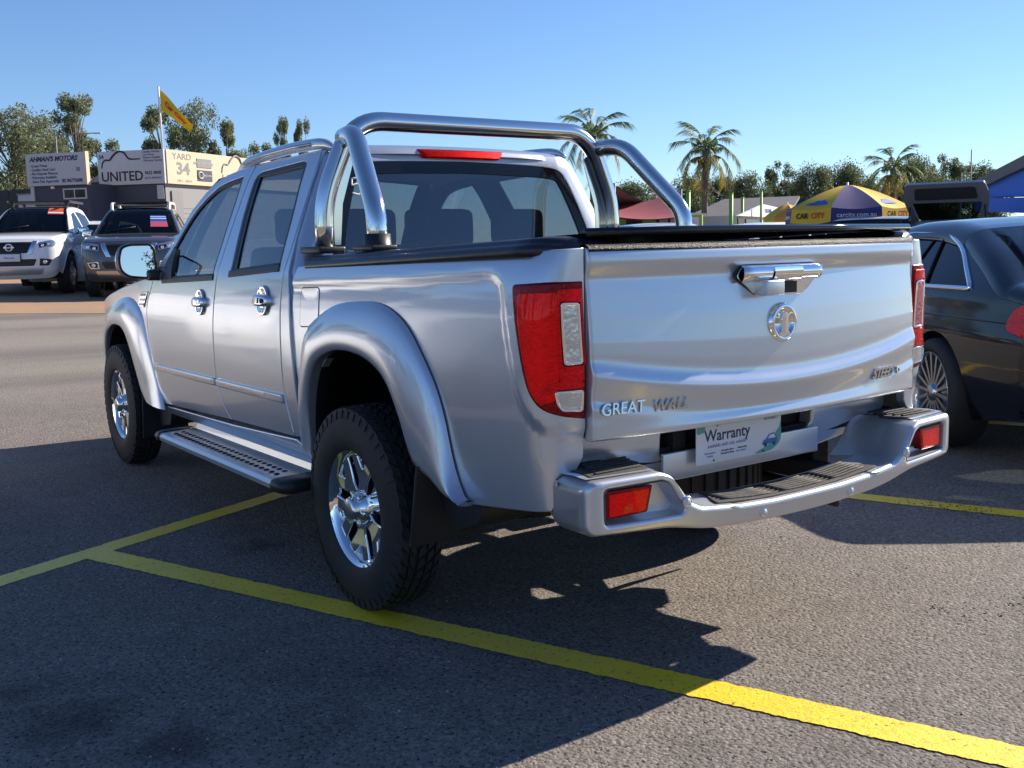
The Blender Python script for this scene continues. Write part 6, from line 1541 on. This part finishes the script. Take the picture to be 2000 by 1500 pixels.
# ------------------------------------------------------------------ right hand background
# shop with shade sails
A = gp(1150, 42); Bq = gp(1335, 40); F = Face(A, Bq); sh_ = empty('sail_shop', (A[0], A[1], 0), 0, 'low dark shopfront with green panels under the maroon shade sail', 'building'); b6 = Bld(sh_)
b6.box('wall', F, 0, F.L, 0, hz(418, 1250, 41), -3, 0, 'shop_dark')
for (a, b, m) in ((1206, 1226, 'green_post'), (1258, 1284, 'green_post'), (1290, 1306, 'cream')): uu = lambda px: F.L*(px-1150)/185; b6.box('shop_panel', F, uu(a), uu(b), .3, hz(423, 1250, 41), .003, .05, m)
b6.box('shop_door', F, uu(1228), uu(1240), .2, hz(425, 1250, 41), .003, .05, 'trim')
def sail(name, pts, m, label, posts=()):
    """taut cloth over four surveyed corners, sagging in the middle"""
    P = [at(*p) for p in pts]; rows = []
    for a in np.linspace(0, 1, 12):
        rows.append([P[0].lerp(P[1], b).lerp(P[3].lerp(P[2], b), a)+Vector((0, 0, -.5*(4*a*(1-a))*.5-.5*(4*b*(1-b))*.35)) for b in np.linspace(0, 1, 12)])
    top = [p for r_ in rows for p in r_]; o = empty(name, (P[0].x, P[0].y, 0), 0, label, 'shade sail'); n = 12; V = top+[p-Vector((0, 0, .03)) for p in top]; Fq = []
    for i in range(n-1):
        for k in range(n-1): Fq += [(i*n+k, i*n+k+1, (i+1)*n+k+1, (i+1)*n+k), (n*n+i*n+k, n*n+(i+1)*n+k, n*n+(i+1)*n+k+1, n*n+i*n+k+1)]
    me = rawmesh('sail_cloth', V, Fq, True); me.transform(Matrix.Translation(-o.location)); link('sail_cloth', me, MT[m], o)
    for p in P:
        q = MB(); q.tube([(p.x-o.location.x, p.y-o.location.y, 0), (p.x-o.location.x, p.y-o.location.y, p.z+.05)], .05, 8); q.build('sail_post', MT['sign_grey'], o)
sail('shade_sail', [(1150, 410, 36), (1322, 424, 33), (1330, 372, 42), (1190, 398, 44)], 'maroon', 'maroon shade sail over the shopfront')
sail('shade_sail', [(1130, 395, 46), (1200, 360, 40), (1300, 398, 46), (1180, 398, 50)], 'sail_grey', 'dark grey shade sail rising to a peak behind the maroon one')
for k, (px, yt, D, wpx, lab) in enumerate([(1344, 374, 34, 9, 'thick lime green post beside the sports bar brace'), (1428, 379, 36, 8, 'lime green post left of the white gabled office'), (1450, 387, 38, 6, 'shorter lime green post in front of the white gable'), (1487, 374, 38, 5, 'thin lime green post crossing the white gable sign')]):
    p = at(px, yt, D); q = MB(); r_ = wpx/2*D/FPX; q.tube([(0, 0, -.2), (0, 0, p.z)], r_, 12); q.tube([(0, 0, p.z+.001), (0, 0, p.z+.03)], r_*1.15, 12); po = empty('green_post', (p.x, p.y, 0), 0, lab, 'post', 'lime green posts'); q.build('shaft', MT['green_post'], po)
    q = MB(); q.box((0, 0, ground_z(p.x, p.y)+.02), (r_*4, r_*4, .05), bev=.008); q.build('base_plate', MT['sign_grey'], po)
A = gp(1343, 33.8); Bq = gp(1371, 33.6); F = Face(A, Bq); lm_ = empty('notice_board', (A[0], A[1], 0), 0, 'lime green notice board with a white poster', 'notice board'); b7 = Bld(lm_)
nb = b7.box('board', F, 0, F.L, .1, hz(420, 1357, 33.7), -.12, 0, 'lime'); b7.box('poster', F, F.L*.25, F.L*.82, hz(449, 1357, 33.7), hz(424, 1357, 33.7), .002, .02, 'white')
# grey roofed building behind the palm, and its brown low wall
A = gp(1352, 47); Bq = gp(1530, 45); F = Face(A, Bq); gb = empty('long_shed', (A[0], A[1], 0), 0, 'long shed with a grey roof and tan wall behind the green posts', 'building'); b8 = Bld(gb)
b8.box('wall', F, 0, F.L, 0, hz(428, 1440, 46), -6, 0, 'brown_wall'); rf = MB(); z0_, z1_ = hz(428, 1440, 46), hz(388, 1440, 46); rf.prism([(-.3, 0), (F.L+.3, 0), (F.L, 1), (.6, 1)], lambda u, v, w: F(u, z0_+v*(z1_-z0_)+w, .4-3.4*v), 0, .12); b8.add(rf.build('roof', MT['sail_grey']))
b8.box('window', F, F.L*.12, F.L*.24, z0_-1.1, z0_-.25, .003, .04, 'cream'); b8.box('door', F, F.L*.36, F.L*.44, .1, z0_-.3, .003, .04, 'shop_dark'); b8.box('window', F, F.L*.60, F.L*.72, z0_-1.1, z0_-.25, .003, .04, 'shop_dark')
A = gp(1438, 36.5); Bq = gp(1520, 42); F = Face(A, Bq); wg = empty('gabled_office', (A[0], A[1], 0), 0, 'small white gabled office with a blue lettered fascia', 'building'); b9 = Bld(wg)
zE, zP = hz(423, 1474, 39.2), hz(399, 1474, 39.2)
b9.box('wall', F, .05, F.L-.05, 0, zE, -2.5, 0, 'pale_wall'); q = MB(); q.prism([(-.1, zE-.02), (F.L+.15, zE-.02), (F.L+.12, zP-.1), (F.L*.55, zP)], F, .005, .10); gf = b9.add(q.build('gable_fascia', MT['white']))
b9.txt(F, 'CAR LOANS', F.L*.66, zE+.22, .20, 'blue_sticker', .105, gf, bold=.003); b9.txt(F, 'finance', F.L*.70, zE+.07, .10, 'blue_sticker', .105, gf)
for (a, b) in ((.18, .50), (.62, .90)): b9.box('window', F, F.L*a, F.L*b, zE-.75, zE-.12, .003, .04, 'black_gloss')
b9.box('door', F, F.L*.02, F.L*.15, .1, zE-.1, .003, .04, 'shop_dark')

for (px, yt, D, lab, arm) in [(108, 262, 48, 'thin aerial mast behind the price sign', 2.0), (1533, 392, 52, 'slim pale light mast left of the umbrella', .5), (1898, 292, 58, 'tall dark mast above the canopy roof', 0), (1878, 338, 55, 'light pole with a short arm right of the tall tree', .7)]:
    p = at(px, yt, D); m_ = empty('mast', (p.x, p.y, ground_z(p.x, p.y)), 0, lab, 'mast'); hgt = p.z-ground_z(p.x, p.y); q = MB(); q.tube([(0, 0, -.1), (0, 0, hgt)], [.06, .035], 8); q.build('pole', MT['sign_grey'], m_)
    if arm:
        q = MB(); q.tube([tuple(cr_*0+Vector((0, 0, hgt-.05))), tuple(cr_*arm+Vector((0, 0, hgt+.02)))], .03, 6); q.build('arm', MT['sign_grey'], m_)
        q = MB(); q.box(tuple(cr_*arm+Vector((0, 0, hgt))), (.35, .12, .06), rz=math.atan2(cr_.y, cr_.x), bev=.02); q.build('head', MT['sign_shaded'], m_)
# market umbrellas
mat('umb_yellow', (.72, .46, .03), .75, bump=.05, bscale=20); mat('umb_purple', (.055, .042, .17), .75, bump=.05, bscale=20); mat('umb_orange', (.70, .30, .04), .75)
def umbrella(px, ytop, yedge, rpx, D, a0, label, cols, texts=True):
    p = at(px, ytop, D); rad = rpx*D/FPX; zt = p.z; ze_ = at(px, yedge, D).z; g = ground_z(p.x, p.y); root = empty('market_umbrella', (p.x, p.y, g), 0, label, 'umbrella'); zt -= g; ze_ -= g; vh = .26*rad/1.16
    q = MB(); q.tube([(0, 0, 0), (0, 0, zt+.05)], .022, 10); q.lathe([(0, .05), (.25, .05), (.28, 0)], 24, Matrix.Rotation(-PI/2, 4, 'Y')); q.build('pole', MT['white'], root)
    for k in range(8):
        A0 = a0+k*PI/4; rows = []
        for t in np.linspace(0, 1, 9):
            row = []
            for u_ in np.linspace(0, 1, 7):
                a = A0+u_*PI/4; rr = rad*t*math.cos(PI/8)/math.cos((u_-.5)*PI/4)*(1-.0*t); z = zt-(zt-ze_)*(t**1.45); z -= .035*rad*math.sin(PI*u_)*t; row.append((rr*math.cos(a), rr*math.sin(a), z))
            rows.append(row)
        va = []
        for d in (0.0, .5, 1.0): va.append([(x*(1+.03*d), y*(1+.03*d), z-vh*d-.0*math.sin(PI*i/6)) for i, (x, y, z) in enumerate(rows[-1])])
        c = cols[k % len(cols)]
        pn = grid_mesh('canopy_panel', rows, MT[c], root); vo = grid_mesh('valance', va, MT[c], pn)
        q = MB(); q.tube([(0, 0, zt-.02)]+[(r_[0][0]*.99, r_[0][1]*.99, r_[0][2]-.015) for r_ in rows[1:]], .008, 5); q.build('rib', MT['white'], pn)
        am = A0+PI/8; nx = Vector((math.cos(am), math.sin(am), 0)); td = Vector((-nx.y, nx.x, 0)); rm = rad*math.cos(PI/8)*1.018
        if texts:
            o0 = nx*(rm+.015)+Vector((0, 0, ze_-.035*rad*.8-vh*.5+.02))
            if c == 'umb_yellow':
                text('valance_lettering', 'CAR', .14, MT['dark'], vo, o0-td*.19, td, (0, 0, 1), extrude=.001, bold=.005); text('valance_lettering', 'CITY', .14, MT['red_sticker'], vo, o0+td*.17, td, (0, 0, 1), extrude=.001, bold=.005)
                m_ = MB(); zz = lambda t: zt-(zt-ze_)*(t**1.45)-.035*rad*t+.012; mt = lambda x, t: nx*(rad*t*math.cos(PI/8)+.012)+td*x+Vector((0, 0, zz(t)))
                Pm = [(-.28, .86), (.26, .86), (.22, .80), (.14, .76), (.08, .70), (.02, .74), (-.06, .72), (-.12, .78), (-.2, .80)]; V = [mt(x, t) for x, t in Pm]; m_.add(V, [tuple(range(len(V)))]); m_.build('mountain_print', MT['blue_sticker'], pn)
            else: text('valance_lettering', 'carcity.com.au', .125, MT['white'], vo, o0, td, (0, 0, 1), extrude=.001, bold=.001)
    return root
va_ = math.atan2(-CF.y, -CF.x)
umbrella(1655, 361, 407, 118, 20, va_-R(18.3)+R(9)-PI/8, 'large yellow and purple market umbrella with lettered valance', ['umb_purple', 'umb_yellow'])
umbrella(1538, 398, 424, 46, 36, va_, 'smaller yellow and orange umbrella behind the lettered one', ['umb_yellow', 'umb_orange'], False)
# yellow banner below the umbrella
A = gp(1676, 26); Bq = gp(1768, 26); F = Face(A, Bq); yb = empty('yellow_banner', (A[0], A[1], 0), 0, 'yellow banner strip on short legs below the umbrella', 'banner'); b10 = Bld(yb); b10.box('strip', F, 0, F.L, hz(437, 1720, 26), hz(427, 1720, 26), 0, .04, 'flag_yellow')
for k in (.05, .95): b10.box('leg', F, F.L*k-.03, F.L*k+.03, 0, hz(437, 1720, 26)-.002, 0, .04, 'sign_grey')

# canopy at the right edge
mat('canopy_blue', (.03, .16, .62), .7); mat('canopy_grey', (.10, .095, .09), .6)
A = gp(1893, 21); Bq = gp(2060, 15); F = Face(A, Bq); cn = empty('blue_canopy', (A[0], A[1], 0), 0, 'blue canopy under a sloping grey roof edge at the right edge', 'canopy'); b11 = Bld(cn)
zA = at(1890, 376, 21).z; zB = at(2060, 296, 15).z
q = MB(); sl_ = lambda u: zA+(zB-zA)*u/F.L
q.add([F(0, zA, 0), F(F.L, zB, 0), F(F.L, zB+.0, -3.5), F(0, zA, -3.5), F(0, zA+.20, 0), F(F.L, zB+.20, 0), F(F.L, zB+.20, -3.5), F(0, zA+.20, -3.5)], [(0, 1, 5, 4), (4, 5, 6, 7), (0, 3, 2, 1), (1, 2, 6, 5), (0, 4, 7, 3)]); b11.add(q.build('roof', MT['canopy_grey']))
def onface(px, py, w):
    d = at(px, py, 1)-CP; o = F.A+F.n*w; t = (Vector((o.x, o.y, 0))-Vector((CP.x, CP.y, 0))).dot(F.n)/Vector((d.x, d.y, 0)).dot(F.n); return CP+d*t
def quad4(name, pts, m, th=.03):
    V = [Vector(p) for p in pts]; n = (V[1]-V[0]).cross(V[3]-V[0]).normalized()*th; q = MB(); k = len(V); q.add(V+[v+n for v in V], [tuple(range(k)), tuple(range(2*k-1, k-1, -1))]+[(i, (i+1) % k, k+(i+1) % k, k+i) for i in range(k)]); return b11.add(q.build(name, MT[m]))
quad4('valance', [onface(1908, 412, -.02), onface(2055, 418, -.02), onface(2055, 384, -.02), onface(1903, 388, -.02)], 'canopy_blue')
quad4('cloth', [onface(1902, 387, -.04), onface(2055, 383, -.04), onface(2055, 303, -.12), onface(1901, 378, -.12)], 'canopy_blue')
for uu_ in (.6, F.L*.62, F.L-.1): b11.box('post', F, uu_-.05, uu_+.05, 0, sl_(uu_), -1.0, -.9, 'sign_grey')
b11.box('back_wall', F, 0, F.L, 0, 1.6, -3.6, -3.5, 'pale_wall')

# ------------------------------------------------------------------ cars of the rows behind
def recolor(root, old, new):
    for o in [root]+list(root.children):
        for c in [o]+list(o.children):
            if c.type == 'MESH' and c.data.materials and c.data.materials[0] == MT[old]:
                c.material_slots[0].link = 'OBJECT'; c.material_slots[0].material = MT[new]
WAG = wagon(1, 1.66); 
p = at(1864, 455, 17.5)
vh = math.atan2(-(p.x-CP.x), (p.y-CP.y))
OW = wagon(1, 1.50); OW['strips'] = dict(OW['strips']); OW['strips']['rw'] = ('boot_opening', 'dark', None)  # near-black sheet put in for the shade inside the open boot
ow, CO = build_car('open_wagon', OW, (p.x, p.y, ground_z(p.x, p.y)+.02), vh-R(8), 'silver wagon with its tailgate raised behind the black coupe', 'car', None, 'pale_silver_paint')
bt = MB(); bt.box((0, -.86, .98), (1.25, .10, .55)); bt.build('boot_interior', MT['dark'], ow)
hy, hz_ = -.60, 1.44; ang = R(43)
def hatF(u_, v, w): # u lateral, v along the hatch from the hinge
    return (u_, hy-v*math.cos(ang)+w*math.sin(ang), hz_+v*math.sin(ang)+w*math.cos(ang)-.10*(v/1.0)**2*0)
ht = slab('tailgate', rpoly([(-.56, 0), (.56, 0), (.66, .62), (.60, .95), (-.60, .95), (-.66, .62)], .06), lambda u_, v, w: hatF(u_, v, w+.03), MT['pale_silver_paint'], ow, [rpoly([(-.46, .07), (.46, .07), (.54, .52), (-.54, .52)], .05)], .05, .015, .08, .06, back=True)
slab('tailgate_window', rpoly([(-.47, .06), (.47, .06), (.55, .53), (-.55, .53)], .05), lambda u_, v, w: hatF(u_, v, w), MT['tint_glass'], ht, [], .004, .001, .2)
slab('tailgate_lining', rpoly([(-.48, .60), (.48, .60), (.46, .86), (-.46, .86)], .05), lambda u_, v, w: hatF(u_, v, -.035-w), MT['trim'], ht, [], .01, .004, .2)
for sg in (-1, 1):
    q = MB(); q.tube([hatF(sg*.57, .45, -.03), (sg*.62, -.78, 1.18)], .012, 6); q.build('gas_strut', MT['dark'], ow)
    slab('tail_lamp', rpoly([(sg*.62, .80), (sg*.80, .80), (sg*.80, 1.05), (sg*.66, 1.05)], .02), lambda x, z, w: (x, -.935-w+.25*max(0, abs(x)-.55)**1.2, z), MT['red_lens'], ow, [], .05, .006, .08)
proto, CPp = build_car('parked_wagon', WAG, (0, 0, 0), 0, 'x', 'car', None, 'pale_silver_paint')
def place_car(o, px, D, hd_, label, paint, dz=0, grp='cars in the rows behind'):
    p = at(px, 470, D); o.location = (p.x, p.y, ground_z(p.x, p.y)+dz); o.rotation_euler = (0, 0, hd_); tag(o, label, 'car', grp)
    if paint != 'pale_silver_paint': recolor(o, 'pale_silver_paint', paint)
    return o
used = False
for (px, D, hd_, paint, lab, dz) in [
        (1252, 27, R(-100), 'pale_silver_paint', 'silver hatch roof seen between the sports bar legs', 0), (1222, 29.5, R(-98), 'white_paint', 'white car roof behind the silver hatch', -.04), (1205, 24, R(-103), 'pale_silver_paint', 'silver car whose roof just clears the tray cover beside the bar leg', -.22),
        (1475, 27, R(-96), 'white_paint', 'white wagon roof in front of the gabled office', .02), (1410, 31, R(-96), 'dark_blue_paint', 'dark car roof left of the white wagon', -.02), (1540, 30, R(-100), 'dark_blue_paint', 'dark blue car under the small orange umbrella', .0),
        (1582, 32, R(-97), 'white_paint', 'white car left of the lettered umbrella pole', .0), (1618, 34, R(-99), 'pale_silver_paint', 'silver car under the left side of the lettered umbrella', .02), (1705, 17.5, R(-60), 'navy_paint', 'black wagon right of the umbrella pole', -.05), (1360, 33, R(-96), 'red_paint', 'red car low beside the notice board', -.25),
        (212, 26, R(150), 'white_paint', 'pale car parked behind, between the white and grey utes', -.1)]:
    o = proto if not used else copy_tree(proto); used = True; place_car(o, px, D, hd_, lab, paint, dz)
for k, (x, y, lab) in enumerate([(-6.0, 4.3, 'white wagon outside the frame, the nearer one mirrored in the doors'), (-6.0, 6.6, 'white wagon outside the frame, the farther one mirrored in the doors'), (-6.2, 9.1, 'white wagon outside the frame, the last of the row on the left')]):
    o = copy_tree(proto); o.location = (x, y, ground_z(x, y)); o.rotation_euler = (0, 0, R(-100)); recolor(o, 'pale_silver_paint', 'white_paint'); tag(o, lab, 'car', 'cars outside the frame')
    q = MB(); q.box((0, 3.62, .46), (.38, .02, .12)); q.build('number_plate', MT['plate_white'], o)
